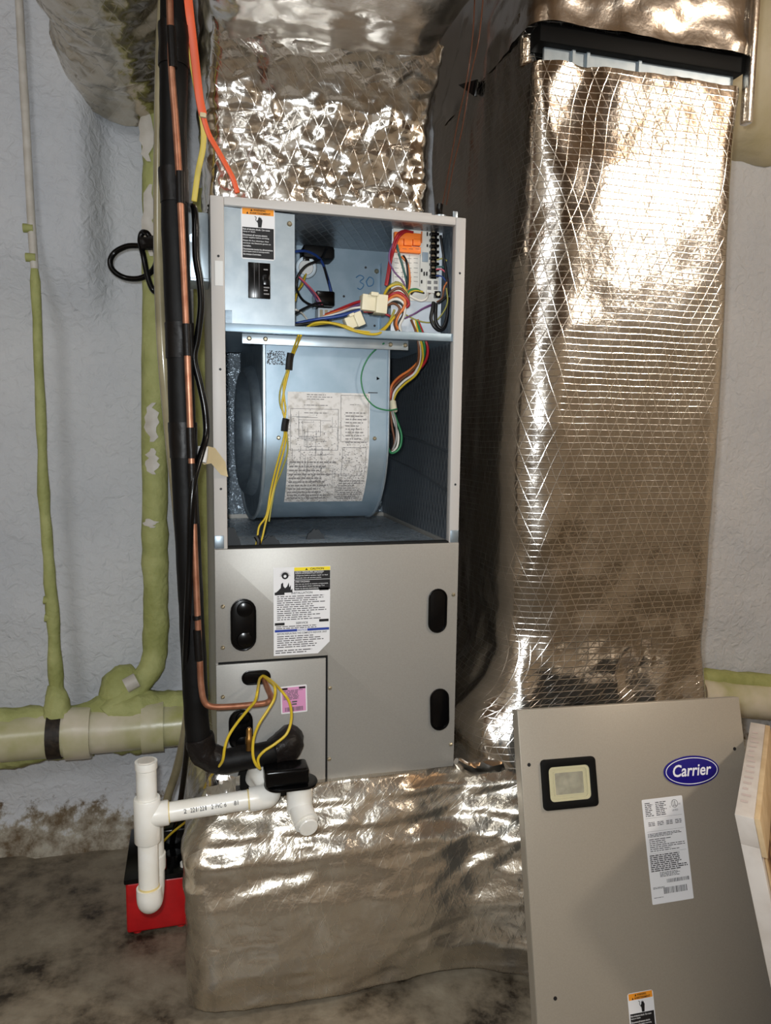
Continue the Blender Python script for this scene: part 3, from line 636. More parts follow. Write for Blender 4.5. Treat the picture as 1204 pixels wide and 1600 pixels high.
lines_(dx0+.100, .165, .05, .05, 9, .6); lines_(dx0+.004, .125, .09, .09, 11, .55)
wrap_rects(rs, .0018).build('fine_print', 'ink_faint', ds); wrap_rects(dk, .0017).build('diagram_lines', 'ink_grey', ds)
sp2 = [(dx0+rg.uniform(0, dx1-dx0-.003), .03+.19*math.sqrt(rg.random()), rg.uniform(.0006, .0022), rg.uniform(.0006, .002)) for _ in range(1500)]
lab(wrap_rects(sp2, .0016).build('mould_specks', 'ink_faint', ds), 'grey dirt specks')['kind'] = 'stuff'
spk = [(bh_x0+.004+rg.uniform(0, .032), rg.uniform(-.072, -.048), rg.uniform(.0008, .002), rg.uniform(.0008, .002)) for _ in range(220)]
lab(wrap_rects(spk, .0008).build('stamped_print', 'ink_grey', bh), 'smudged stamped print')['kind'] = 'stuff'
for p in ((435, 684), (585, 685)): screw(at(*p, BY-.001), bh, .9)
# ---- control compartment
MB().box((.12, .24, ZS+.003), (.42, .243, ZT-.012)).build('control_back_plate', 'galvanized_plate', ah)
MB().box((.352, .225, ZS+.003), (.37, .24, 1.395)).build('plate_flange', 'galvanized_plate', ah)
# breaker cover on the left
bk = at(350, 322, .010); L0, L1 = .0225, .1415
bc = MB().prism([(L0+.012, ZS+.002), (L1, ZS+.002), (L1, 1.416), (L0, 1.419), (L0, ZS+.035), (L0+.012, ZS+.035)], 0, .0015, frontM((0, .010, 0))).build('breaker_cover', 'galvanized_bright', ah)
MB().box((L1-.0015, .010, ZS+.003), (L1, .2, 1.416)).build('cover_return', 'galvanized', bc)
MB().box((L0, .03, ZS+.004), (L0+.02, .034, ZS+.04)).build('wire_clamp', 'galvanized', bc)
P = lambda x, y, Y=.0085: at(x, y, Y)
a = P(387, 410); b = P(422, 468)
br = MB().box((a.x, .004, b.z), (b.x, .0095, a.z)).build('breaker', 'black_plastic', bc, bevel=.001)
MB().box((a.x+.024, -.001, (a.z+b.z)/2-.008), (b.x-.002, .004, (a.z+b.z)/2+.010)).build('breaker_toggle', 'black_plastic', br, bevel=.0015)
g_ = MB().box((a.x+.010, .003, b.z+.001), (a.x+.0108, .0041, a.z-.001)).box((a.x+.018, .003, b.z+.001), (a.x+.0188, .0041, a.z-.001)).build('breaker_seams', 'ink_grey', br)
t_ = MB(); Mb = frontM((a.x+.026, .0033, 0)); 
for k, z in enumerate((a.z-.013, (a.z+b.z)/2-.013, b.z+.012, b.z+.006)): fine(t_, 0, z, .010, .004, 1, Mb, seed=k)
t_.build('breaker_print', 'ink_faint', br)
for p in ((452, 350), (374, 513), (454, 515)): screw(P(*p), bc, 1.1)
# warning labels (shared recipe): M maps label plane, origin lower left
def warn_label(parent, M, wd, h, nm='warning_label', clip=None):
    lb = MB().prism([(x+wd/2, y+h/2) for x, y in rrect(wd, h, .004)], 0, .0003, M).build(nm, 'white_card', parent)
    e = .0018
    m = MB(); rect(m, e, h*.87, wd-2*e, h*.12, M, .0005); m.build('orange_header', 'print_orange', lb)
    m = MB(); rect(m, e, e, wd-2*e, h*.60, M, .0005); m.build('black_field', 'ink', lb)
    m = MB(); put_text(m, 'WARNING', wd*.36, h*.935, wd*.36, h*.042, M, .0009, .02); put_text(m, 'AVERTISSEMENT', wd*.25, h*.878, wd*.62, h*.042, M, .0009, .02)
    for x, y in ((.27, .935), (.15, .878)): m.add([(wd*x, h*y, .0009), (wd*(x+.07), h*y, .0009), (wd*(x+.035), h*(y+.045), .0009)], [(0, 1, 2)], M)
    m.build('lettering', 'ink', lb)
    m = MB()  # hand and arrow pictogram
    hp = [(.50, .63), (.60, .63), (.615, .70), (.63, .77), (.60, .80), (.585, .83), (.565, .81), (.55, .845), (.53, .815), (.51, .83), (.50, .78), (.47, .76), (.49, .71)]
    m.add([(wd*x, h*y, .0007) for x, y in hp], [list(range(len(hp)))], M)
    for q in (((.40, .84), (.45, .82)), ((.45, .82), (.43, .77)), ((.43, .77), (.48, .73))):
        (x0, y0), (x1, y1) = q; d = Vector((y1-y0, x0-x1)).normalized()*.010
        m.add([(wd*(x0-d.x), h*y0-wd*d.y, .0007), (wd*(x0+d.x), h*y0+wd*d.y, .0007), (wd*(x1+d.x), h*y1+wd*d.y, .0007), (wd*(x1-d.x), h*y1-wd*d.y, .0007)], [(0, 1, 2, 3)], M)
    m.build('hand_pictogram', 'ink', lb)
    m = MB()
    for i, (s_, f_) in enumerate((('Risk of electric shock. Can cause', .86), ('injury or death.', .40), ('Disconnect all remote electric', .78), ('power supplies before servicing.', .84), ('Risque de choc electrique. Peut', .82), ('entrainer des blessures graves ou', .88), ('mortelles.', .26), ('Deconnectez toutes les alimentations', .95), ('electriques avant d entreprendre', .84), ('des travaux d entretien.', .58))):
        put_text(m, s_, wd*.05, h*(.565-.050*i-.012*sum(i >= q for q in (2, 4, 7))), wd*f_*.93, h*.034, M, .0009, .012)
    m.build('fine_lettering', 'white_card', lb)
    return lb
c0 = P(377, 404); c1 = P(429, 328)
warn_label(bc, frontM((c0.x, .0083, c0.z)), c1.x-c0.x, c1.z-c0.z)
# handwritten 30 on the back plate
m = MB(); Yb = .2385
for st in ([(556, 434), (562, 430), (568, 434), (562, 440), (568, 445), (563, 452), (558, 450)], [(572, 440), (577, 433), (583, 437), (582, 445), (575, 447), (572, 440)]):
    m.tube([at(x, y, Yb) for x, y in st], .0011, 5, sub=4)
lab(m.build('handwriting', 'pen_blue', ah), 'number 30 handwritten in blue')
for x, y in ((571, 418), (537, 463), (585, 509)): MB().cyl(at(x, y, .2395), at(x, y, .2385), .0025, 10).build('bolt_hole', 'ink', ah)
screw(at(588, 424, .239), ah, 1.2)
# transformer / run capacitor / relay at the back left
MB().cyl(at(478, 418, .235), at(478, 418, .20), .021, 28).build('run_capacitor', 'galvanized_bright', ah, bevel=.001)
MB().lathe(at(478, 418, .20), at(478, 418, .195), [(0, .015), (1, .014)], 20).build('capacitor_cap', 'tape_white', ah)
q = at(490, 398, .21); MB().box((q.x-.025, .185, q.z-.012), (q.x+.038, .24, q.z+.014)).build('transformer', 'black_rubber', ah, bevel=.006)
q = at(508, 468, .19); rl = MB().box((q.x-.020, .175, q.z-.014), (q.x+.016, .235, q.z+.014)).build('relay', 'black_plastic', ah, bevel=.002)
q = at(510, 490, .20); MB().box((q.x-.018, .195, q.z-.012), (q.x+.014, .235, q.z+.010)).build('terminal_block', 'plate_white', ah, bevel=.001)
for k in range(3): MB().box((q.x-.015+.010*k, .192, q.z-.009), (q.x-.009+.010*k, .196, q.z+.006)).build('terminal_tab', 'screw_metal', ah)
q = at(478, 404, .195); MB().box((q.x-.006, .19, q.z-.005), (q.x+.006, .20, q.z+.008)).build('spade_cover', 'black_plastic', ah, bevel=.001)
# control board
YB = .060
p0 = at(611, 516, YB); p1 = at(690, 352, YB)
pl = MB().box((p0.x, YB+.004, ZS+.004), (p1.x+.003, YB+.0055, p1.z-.002)).build('board_plate', 'plate_white', ah)
q0 = at(612, 468, YB); 
cbd = MB().box((p0.x+.001, YB, q0.z), (p1.x-.004, YB+.0025, p1.z-.004)).build('control_board', 'board_white', ah, bevel=.0005)
def comp(nm, x0, y0, x1, y1, d, m_, bev=.0006, par=None):
    a_, b_ = at(x0, y1, YB), at(x1, y0, YB); return MB().box((a_.x, YB-d, a_.z), (b_.x, YB, b_.z)).build(nm, m_, par or cbd, bevel=bev)
for x0, y0, x1, y1 in ((614, 367, 655, 374), (614, 375, 628, 385), (629, 375, 642, 385), (643, 375, 655, 385), (614, 388, 655, 395)): comp('relay_socket', x0, y0, x1, y1, .010, 'relay_orange', .0012)
t_ = MB(); Mq = frontM((0, YB, 0))
for y in (391, 404, 411, 419, 426, 433, 440):
    for k in range(4): g0 = at(616+10*k, y, YB); rect(t_, g0.x, g0.z, .008, .0007, Mq, .0006 if y > 396 else .0107)
for x in (614, 628, 638, 655):
    g0 = at(x, 448, YB); g1 = at(x, 398, YB); rect(t_, g0.x, g0.z, .0006, g1.z-g0.z, Mq, .0006)
t_.build('board_print', 'ink_grey', cbd)
tb = comp('terminal_strip', 671, 356, 682, 436, .004, 'black_plastic')
for k in range(9): 
    comp('terminal_rib', 670, 356.5+9.3*k, 683, 359.5+9.3*k, .011, 'black_plastic', .0006, tb)
    if k < 8: c = at(676.5, 363+9.3*k, YB-.004); screw(c, tb, .95)
for x0, y0, x1, y1, m_ in ((659, 395, 668, 409, 'component_grey'), (666, 363, 668, 369, 'ink'), (666, 382, 668, 386, 'ink'), (657, 362, 659, 380, 'wire_orange'), (657, 420, 659, 425, 'ink'), (661, 425, 663, 431, 'ink'), (665, 425, 667, 431, 'ink'), (657, 438, 659, 443, 'ink')): comp('board_component', x0, y0, x1, y1, .003, m_, .0004)
comp('plug_socket', 665, 437, 684, 458, .005, 'board_white', .0008)
for x, y in ((669, 442), (679, 442), (669, 451), (679, 451)): comp('socket_hole', x-3, y-2.4, x+3, y+2.4, .0055, 'ink_faint', .0004)
comp('fuse_holder', 677, 456, 687, 466, .007, 'black_plastic', .001); c = at(682, 461, YB); MB().cyl((c.x, YB-.007, c.z), (c.x, YB-.0095, c.z), .0032, 14).build('fuse', 'connector_nylon', cbd)
c = at(670, 457, YB); MB().cyl((c.x, YB, c.z), (c.x, YB-.002, c.z), .0035, 12).build('varistor', 'wire_brown', cbd)
# nylon plugs in the harness
def plug(x0, y0, x1, y1, Y, d, rot, nm='harness_plug'):
    a_, b_ = at(x0, y1, Y), at(x1, y0, Y); c = (a_+b_)/2; wd, hh = (b_.x-a_.x)/2, (b_.z-a_.z)/2
    M = Matrix.Translation(c) @ Matrix.Rotation(rot, 4, 'Y'); m = MB().box((-wd, -d/2, -hh*.85), (wd*.1, d/2, hh*.85), M).box((wd*.1, -d*.6, -hh), (wd, d*.6, hh), M).box((-wd*.4, -d*.7, hh*.7), (wd*.2, d*.1, hh*1.12), M)
    return m.build(nm, 'connector_nylon', ah, bevel=.0012)
plug(563, 462, 602, 489, .045, .028, math.radians(4)); plug(538, 492, 566, 513, .04, .022, math.radians(-24))
# ---- wires (pixel x, pixel y, room depth)
def wire(colr, r, pts, parent=ah, nm='wire', sub=5):
    o = MB().tube([at(*p) for p in pts], r, 7, sub=sub).build(nm, 'wire_'+colr, parent, angle=70); lab(o, colr+' wire'); return o
W = [
 ('blue', .0026, [(460, 393, .10), (480, 393, .12), (500, 405, .15), (510, 430, .17), (517, 455, .18), (519, 470, .18)]),
 ('black', .0024, [(510, 388, .18), (500, 405, .15), (478, 415, .13), (465, 432, .12), (463, 450, .12), (472, 468, .14), (488, 477, .16), (505, 478, .17)]),
 ('black', .0024, [(461, 490, .08), (475, 482, .12), (495, 474, .16), (512, 474, .17)]),
 ('black', .0024, [(497, 404, .16), (505, 415, .16), (510, 432, .17), (515, 450, .18), (518, 462, .18)]),
 ('pink', .0018, [(466, 432, .12), (480, 445, .14), (495, 462, .17), (504, 478, .17)]),
 ('purple', .0018, [(464, 430, .12), (478, 446, .14), (492, 464, .17), (500, 480, .17)]),
 ('yellow', .0016, [(478, 428, .18), (472, 445, .16), (465, 455, .14), (461, 470, .10)]), ('olive', .0016, [(476, 430, .18), (468, 448, .16), (461, 462, .12)]),
 ('white', .0018, [(462, 484, .08), (472, 490, .12), (480, 500, .14)]),
 ('red', .0026, [(508, 492, .10), (530, 483, .08), (552, 474, .06), (566, 470, .048)]), ('purple', .0024, [(510, 494, .10), (532, 487, .08), (552, 479, .06), (566, 474, .048)]),
 ('white', .0022, [(500, 497, .09), (530, 489, .07), (550, 482, .05), (565, 480, .045)]), ('orange', .0018, [(505, 494, .10), (530, 485, .08), (556, 477, .06)]),
 ('blue', .0032, [(462, 506, .06), (490, 500, .07), (530, 494, .06), (552, 488, .05), (566, 484, .045)]), ('blue', .0026, [(461, 508, .06), (500, 500, .07), (540, 490, .06), (564, 486, .048)]),
 ('black', .0030, [(461, 508, .05), (478, 506, .05), (495, 503, .06), (512, 500, .07)]),
 ('yellow', .0024, [(480, 511, .03), (492, 505, .02), (510, 504, .012), (530, 508, .004), (550, 516, -.002), (575, 522, -.003), (592, 521, .0), (603, 512, .02), (612, 500, .03), (618, 492, .04)]),
 ('yellow', .0022, [(484, 509, .04), (500, 506, .03), (520, 505, .02), (540, 510, .01), (556, 516, .004), (578, 519, .004), (596, 516, .012), (608, 504, .03)]),
 ('red', .0026, [(640, 362, .05), (630, 361, .045), (620, 368, .04), (614, 385, .04), (609, 405, .05), (605, 430, .06), (602, 446, .06)]),
 ('red', .0024, [(645, 363, .05), (634, 362, .045), (623, 370, .04), (617, 384, .035), (611, 405, .045), (607, 430, .055), (604, 446, .06)]),
 ('purple', .0016, [(618, 372, .04), (609, 392, .04), (608, 408, .04), (616, 425, .045), (628, 438, .045), (633, 448, .045)]),
 ('teal', .0022, [(620, 382, .04), (624, 400, .04), (630, 420, .042), (635, 440, .045), (636, 452, .045)]),
 ('black', .0024, [(630, 400, .05), (635, 410, .042), (637, 430, .04), (636, 450, .045)]), ('orange', .0022, [(627, 401, .05), (636, 412, .042), (640, 435, .04), (638, 455, .045)]), ('grey', .002, [(618, 381, .05), (622, 395, .04), (625, 404, .05)]),
 ('olive', .0026, [(602, 458, .05), (608, 448, .04), (620, 442, .035), (630, 448, .035), (636, 460, .035), (638, 472, .035)]), ('yellow', .0026, [(600, 461, .05), (606, 450, .04), (618, 444, .036), (628, 446, .035), (634, 458, .035), (635, 470, .036)]),
 ('brown', .0026, [(600, 466, .048), (610, 456, .04), (622, 450, .035), (632, 456, .034), (638, 468, .034), (636, 480, .036)]), ('red', .003, [(602, 470, .045), (612, 460, .035), (624, 458, .032), (634, 466, .03), (638, 476, .032), (630, 482, .034)]),
 ('orange', .003, [(602, 474, .045), (612, 464, .036), (622, 462, .03), (632, 470, .028), (630, 482, .03), (622, 492, .035), (618, 506, .04), (622, 514, .045)]), ('white', .0026, [(602, 476, .045), (614, 468, .035), (626, 470, .03), (632, 480, .03), (630, 495, .035), (624, 508, .04), (626, 518, .045)]),
 ('black', .0024, [(602, 478, .045), (616, 472, .036), (628, 476, .03), (630, 490, .034), (623, 505, .04), (625, 518, .045)]), ('brown', .0024, [(600, 480, .045), (614, 474, .036), (624, 482, .03), (618, 495, .035), (616, 506, .04), (619, 516, .045)]),
 ('green', .0022, [(658, 456, .045), (650, 452, .04), (640, 454, .036), (634, 464, .034)]), ('yellow', .0018, [(660, 456, .045), (650, 454, .04), (640, 457, .036), (636, 466, .034)]), ('black', .0018, [(662, 458, .05), (648, 455, .04), (642, 460, .038)]),
 ('white', .0022, [(668, 458, .05), (666, 466, .04), (658, 470, .038), (648, 467, .036), (640, 462, .036)]),
 ('purple', .0014, [(677, 474, .04), (660, 482, .04), (644, 492, .04), (632, 498, .04)]), ('purple', .0014, [(677, 476, .042), (662, 482, .042), (648, 490, .042), (634, 496, .042)]),
 ('olive', .0014, [(634, 492, .042), (650, 500, .042), (668, 504, .04), (682, 500, .035), (694, 485, .03), (699, 470, .03), (697, 450, .03)]),
 ('pink', .0014, [(681, 421, .05), (690, 421, .045), (697, 428, .04), (700, 440, .04)]), ('teal', .0014, [(681, 417, .05), (692, 417, .045), (697, 422, .04)]), ('olive', .0014, [(682, 406, .05), (692, 404, .045), (698, 408, .04)]), ('blue', .0014, [(681, 431, .05), (690, 432, .045), (697, 440, .04)]),
 ('black', .0026, [(688, 368, .05), (692, 395, .045), (696, 420, .04), (699, 445, .035), (699, 460, .035), (692, 468, .035), (684, 474, .036)]), ('brown', .0016, [(696, 442, .035), (693, 455, .035), (690, 466, .036), (682, 472, .036)]), ('orange', .0016, [(699, 440, .035), (694, 448, .035), (692, 460, .036)]),
 ('black', .0034, [(677, 472, .036), (675, 485, .033), (673, 498, .032), (678, 510, .03), (686, 516, .03), (693, 513, .03), (697, 503, .03), (699, 485, .032), (700, 465, .034)]), ('black', .0034, [(681, 474, .034), (680, 490, .031), (681, 504, .03), (688, 513, .028), (694, 508, .028), (698, 495, .03)]),
 ('red', .0022, [(568, 487, .05), (590, 487, .045), (605, 492, .04), (612, 496, .04)]), ('olive', .0022, [(596, 515, .04), (606, 506, .035), (612, 494, .035), (616, 484, .036)]),
 ('black', .0022, [(575, 490, .05), (590, 487, .05), (602, 486, .05)]),
 # harness going down the right of the blower
 ('white', .0024, [(646, 500, .045), (650, 522, .03), (655, 540, .03), (656, 560, .05), (648, 582, .07), (630, 596, .09), (616, 612, .10), (612, 630, .10)]),
 ('yellow', .0022, [(648, 500, .045), (653, 522, .03), (659, 540, .03), (660, 562, .05), (650, 585, .07), (632, 600, .09), (619, 614, .10), (613, 632, .10)]),
 ('brown', .0024, [(642, 500, .045), (650, 520, .03), (654, 545, .03), (652, 568, .05), (640, 582, .07), (625, 594, .09), (613, 608, .10), (610, 628, .10)]),
 ('red', .0026, [(652, 500, .045), (662, 525, .03), (668, 545, .03), (664, 565, .05), (650, 580, .07), (628, 590, .09), (614, 606, .10), (609, 624, .10)]),
 ('green', .0024, [(650, 500, .045), (658, 522, .03), (663, 542, .03), (661, 560, .05), (652, 578, .07)]),
 ('orange', .0024, [(653, 566, .05), (640, 578, .07), (622, 590, .09), (611, 604, .10), (609, 622, .10)]),
 ('white', .0022, [(611, 642, .095), (616, 660, .09), (622, 680, .085), (620, 698, .085), (612, 706, .09)]), ('green', .0024, [(613, 640, .095), (620, 658, .09), (627, 680, .085), (624, 700, .083), (612, 708, .088), (606, 700, .095)]),
 ('brown', .0022, [(610, 642, .095), (612, 665, .09), (616, 690, .085), (612, 704, .088)]), ('grey', .0022, [(612, 640, .09), (618, 660, .085), (619, 685, .082), (613, 703, .085)]),
 # thin green ground wire across the wrap
 ('green', .0014, [(600, 536, .02), (590, 543, .03), (577, 556, .038), (567, 575, .042), (564, 595, .042), (570, 618, .042), (585, 635, .042), (605, 641, .045), (620, 639, .06)]),
 # yellow pair down the front of the blower
 ('yellow', .0019, [(470, 524, -.004), (464, 540, .02), (458, 555, .038), (452, 575, .040), (446, 600, .042), (441, 625, .042), (441, 640, .042), (446, 660, .042), (447, 680, .044), (444, 700, .048), (436, 730, .055), (427, 765, .062), (419, 800, .055), (414, 820, .05), (410, 838, .045), (406, 850, .04)]),
 ('yellow', .0019, [(466, 524, -.004), (460, 540, .02), (455, 555, .038), (449, 576, .040), (443, 602, .042), (444, 625, .042), (446, 640, .042), (444, 660, .042), (444, 680, .044), (438, 705, .048), (430, 735, .055), (422, 770, .062), (416, 805, .055), (405, 822, .05), (402, 838, .045), (400, 852, .04)]),
 ('olive', .0016, [(448, 580, .040), (438, 608, .042), (437, 630, .042), (443, 648, .042), (447, 672, .044), (449, 705, .048), (440, 735, .055), (430, 760, .062), (424, 790, .058), (420, 815, .052)]),
]
for c_, r_, p_ in W: wire(c_, r_, p_)
for x, y0, y1, Y in ((453, 552, 578, .036), (446, 654, 674, .040)): lab(MB().tube([at(x+1, y0, Y), at(x-1, (y0+y1)/2, Y), at(x-2, y1, Y)], .0065, 8).build('tape_wrap', 'black_tape', ah), 'black tape round the yellow wires')
lab(MB().tube([at(400, 838, .045), at(404, 846, .042), at(402, 856, .04)], .005, 8).build('tape_wrap', 'black_tape', ah), 'black tape end of the yellow wires')
c = at(613, 628, .10); MB().cyl(c, c+Vector((0, -.01, -.018)), .007, 14).build('grommet', 'connector_nylon', ah)
# ---- lower front panel with corner plate
YF = -.004
MB().prism([(.2, ZB), (.45, ZB), (.45, ZM), (0, ZM), (0, ZG+.002), (.2, ZG+.002)], 0, .006, frontM((0, .002, 0))).build('coil_panel', 'panel_paint', ah, bevel=.001)
cpn = bpy.data.objects['coil_panel']
MB().prism([(.0, ZB), (.1965, ZB), (.1965, ZG-.003), (0, ZG-.003)], 0, .0055, frontM((0, .002, 0))).build('pipe_plate', 'plate_paint', ah, bevel=.001)
pp = bpy.data.objects['pipe_plate']
MB().box((.004, .004, ZB), (.446, .012, ZM-.006)).build('panel_backing', 'dark_gap', ah)
def oval(x, y, wd, h, parent, rot=0, deep=.004, horizontal=False):
    c = at(x, y, YF); k = 1/F*1.30; W_, H_ = wd*k*1.0, h*k
    M = frontM((c.x, YF, c.z), rot)
    o = MB().ring(stadium(W_, H_), stadium(W_-.006, H_-.006), 0, deep, M).prism(stadium(W_-.004, H_-.004), -.001, deep*.55, M).build('port_plug', 'black_plastic', parent, bevel=.0008); return lab(o, 'glossy black oval plug') or o
oval(380, 976, 40, 84, cpn); oval(683, 954, 33, 76, cpn); oval(686, 1108, 34, 74, cpn, math.radians(2))
c = at(381, 956, YF); 
for y in (952, 999): c = at(382, y, YF); MB().lathe((c.x, YF-.002, c.z), (c.x, YF-.007, c.z), [(0, .014), (.6, .013), (1, .007)], 20).build('plug_dome', 'black_plastic', cpn)
oval(400, 1058, 46, 23, pp); oval(376, 1140, 38, 68, pp)
for y in (1122, 1160): c = at(379, y, YF); MB().lathe((c.x, YF-.002, c.z), (c.x, YF-.007, c.z), [(0, .013), (.6, .012), (1, .006)], 20).build('plug_dome', 'black_plastic', pp)
c = at(452, 1150, YF); MB().lathe((c.x, YF, c.z), (c.x, YF-.006, c.z), [(0, .021), (.6, .021), (1, .017)], 28).build('line_grommet', 'black_plastic', pp)
for x, y in ((348, 948), (348, 1012), (708, 929), (704, 1163), (515, 1075), (514, 1186)): screw(at(x, y, YF), cpn, .9)
screw(at(348, 1089, YF), pp, .9)
for x, y, p_ in ((344, 577, ah), (345, 764, ah), (718, 427, ah), (711, 757, ah), (341, 400, ah)): MB().cyl(at(x, y, -.0015), at(x, y, -.0026), .0022, 8).build('screw_hole', 'ink', ah)
# white tape on the left post
q0, q1 = at(336, 446, -.003), at(348, 408, -.003); lab(MB().box((q0.x, -.0032, q0.z), (q1.x, -.002, q1.z)).build('tape_patch', 'tape_white', ah), 'white tape on the post')
# caution / installation label
c0, c1 = at(427.5, 1025, YF), at(516, 884, YF); wd, h = c1.x-c0.x, c1.z-c0.z; M = frontM((c0.x, YF-.0002, c0.z))
il = MB().prism([(0, 0), (wd*.78, 0), (wd*.99, h*.13), (wd, h), (0, h)], 0, .0003, M).build('caution_label', 'white_card', cpn)
m = MB(); rect(m, wd*.36, h*.955, wd*.635, h*.04, M, .0005); m.build('yellow_header', 'print_yellow', il)
for x, y, a_, b_ in ((.36, .855, .635, .098), (.36, .735, .635, .116), (.02, .69, .17, .03), (.80, .725, .17, .03), (.02, .345, .17, .03), (.80, .365, .17, .03)):
    m = MB(); rect(m, wd*x, h*y, wd*a_, h*b_, M, .0005); m.build('black_field', 'ink', il)
m = MB(); rect(m, wd*.02, h*.268, wd*.39, h*.028, M, .0005); m.build('blue_band', 'ink_blue', il); m = MB(); rect(m, wd*.59, h*.268, wd*.39, h*.028, M, .0005); m.build('blue_band', 'ink_blue', il)
m = MB(); put_text(m, 'CAUTION', wd*.64, h*.964, wd*.24, h*.022, M, .0008, .02); m.add([(wd*.55, h*.962, .0008), (wd*.6, h*.962, .0008), (wd*.575, h*.985, .0008)], [(0, 1, 2)], M)
put_text(m, 'INSTALLATION', wd*.31, h*.695, wd*.37, h*.024, M, .0006, .01); put_text(m, 'SERVICE', wd*.39, h*.352, wd*.21, h*.024, M, .0006, .01); put_text(m, 'BEFORE REPLACING THE COMPLETE INDOOR UNIT', wd*.06, h*.238, wd*.88, h*.02, M, .0006, .01)
m.build('lettering', 'ink', il); m = MB()
# burst and flame pictograms
for k in range(11):
    a = math.pi*(k/10); m.add([(wd*.20+wd*.05*math.cos(a-.12), h*.905+wd*.05*math.sin(a-.12), .0006), (wd*.20+wd*.05*math.cos(a+.12), h*.905+wd*.05*math.sin(a+.12), .0006), (wd*.20+wd*.10*math.cos(a), h*.905+wd*.10*math.sin(a), .0006)], [(0, 1, 2)], M)
m.ring([(wd*.20+x, h*.905+y) for x, y in circ(wd*.06)], [(wd*.20+x, h*.900+y) for x, y in circ(wd*.025)], .0004, .0006, M); m.build('burst_pictogram', 'ink', il); m = MB()
fp = [(.03, .715), (.33, .715), (.325, .76), (.30, .74), (.30, .80), (.275, .775), (.265, .83), (.235, .785), (.20, .765), (.17, .79), (.165, .83), (.13, .815), (.125, .77), (.08, .74)]
m.add([(wd*x, h*y, .0006) for x, y in fp], [list(range(len(fp)))], M)
m.build('flame_pictogram', 'ink', il)
m = MB(); put_text(m, 'NOTICE', wd*.42, h*.271, wd*.16, h*.022, M, .0008, .01); m.build('blue_lettering', 'ink_blue', il)
m = MB()
for s_, y, f_ in (('HIGH PRESSURE HAZARD', .934, .5), ('Relieve all pressure and recover', .916, .48), ('refrigerant before system repair or final', .892, .57), ('disposal. Use all service ports.', .866, .46), ('FIRE HAZARD', .825, .25), ('Do not use torch to remove components.', .796, .58), ('Oil may ignite when unbrazing. Cut.', .772, .52), ('Refer to service instructions.', .748, .41)): put_text(m, s_, wd*.38, h*y, wd*f_, h*.016, M, .0008, .012)
m.build('white_lettering', 'white_card', il)
m = MB(); fine(m, wd*.06, h*.40, wd*.9, h*.285, 12, M, seed=4, fill=.42); fine(m, wd*.04, h*.30, wd*.92, h*.042, 2, M, seed=5, fill=.45); fine(m, wd*.06, h*.085, wd*.88, h*.145, 6, M, seed=6, fill=.42); fine(m, wd*.03, h*.02, wd*.7, h*.05, 2, M, seed=8, fill=.45)
m.build('fine_print', 'ink_grey', il)
# pink label on the pipe plate
c0, c1 = at(439, 1116, YF), at(480, 1070, YF); wd, h = c1.x-c0.x, c1.z-c0.z; M = frontM((c0.x, YF-.0002, c0.z), math.radians(1.5))
kl = MB().prism([(x+wd/2, y+h/2) for x, y in rrect(wd, h, .002)], 0, .0003, M).build('pink_label', 'white_card', pp)
m = MB(); rect(m, wd*.05, h*.05, wd*.9, h*.9, M, .0005); m.build('pink_field', 'print_pink', kl)
m = MB(); rect(m, wd*.05, h*.87, wd*.22, h*.07, M, .0007); rect(m, wd*.70, h*.87, wd*.25, h*.07, M, .0007); m.build('black_blocks', 'ink', kl)
m = MB(); fine(m, wd*.10, h*.50, wd*.8, h*.36, 7, M, .0007, 3, .5); fine(m, wd*.42, h*.28, wd*.25, h*.18, 2, M, .0007, 5, .6); bars(m, wd*.15, h*.08, wd*.7, h*.15, M, .0007, 2); m.build('fine_print', 'ink_grey', kl)

# cable connector and clip on top of the cabinet
c = at(690, 330, .03); MB().lathe((c.x, .04, ZT), (c.x, .04, ZT+.012), [(0, .017), (.5, .017), (.55, .011), (1, .011)], 20).build('cable_connector', 'galvanized_bright', ah)
lab(MB().tube([(c.x, .04, ZT+.010), (c.x, .045, ZT+.022), (c.x+.003, .05, ZT+.034)], .006, 8).build('cable_sleeve', 'black_plastic', ah), 'black cable sleeve')
c = at(711, 333, .03); MB().box((c.x-.004, .03, ZT), (c.x+.005, .034, ZT+.020)).build('top_clip', 'galvanized_bright', ah, bevel=.001)
# ================================================================== refrigerant lines and cords left of the cabinet
sl = thing('suction_line', 'thick black insulated suction line bending into the cabinet', 'pipe', at(280, 1190, -.06))
spx = [(272, -40, -.06), (271, 100, -.06), (271, 250, -.06), (275, 400, -.06), (281, 560, -.06), (287, 720, -.06), (295, 880, -.06), (301, 1000, -.06), (305, 1080, -.06), (308, 1140, -.06), (318, 1176, -.06), (342, 1189, -.06), (380, 1184, -.06), (420, 1176, -.055), (446, 1167, -.045), (455, 1156, -.02)]
MB().tube([at(*p) for p in spx], lambda t: .0205, 20, sub=8, jit=.0012).build('insulation', 'black_rubber', sl, angle=60)
for a_, b_ in ((2, 3), ):
    pass
for y0, y1, x0, x1 in ((40, 105, 270, 271), (265, 318, 271, 273), (505, 560, 279, 281), (660, 715, 285, 287)):
    lab(MB().tube([at(x0, y0, -.06), at((x0+x1)/2, (y0+y1)/2, -.06), at(x1, y1, -.06)], .0225, 18, jit=.0015).build('tape_wrap', 'black_tape', sl, angle=60), 'band of black tape')
lab(MB().tube([at(425, 1176, -.055), at(446, 1168, -.045), at(458, 1156, -.02)], lambda t: .024+.006*math.sin(t*3), 16, jit=.010).build('mastic_wrap', 'mastic', sl, angle=60), 'ragged mastic wrap at the cabinet')
lab(MB().tube([at(310, 1150, -.06), at(320, 1178, -.06), at(345, 1189, -.06)], .0225, 16, jit=.005).build('mastic_wrap', 'mastic', sl, angle=60), 'mastic wrap at the bend')
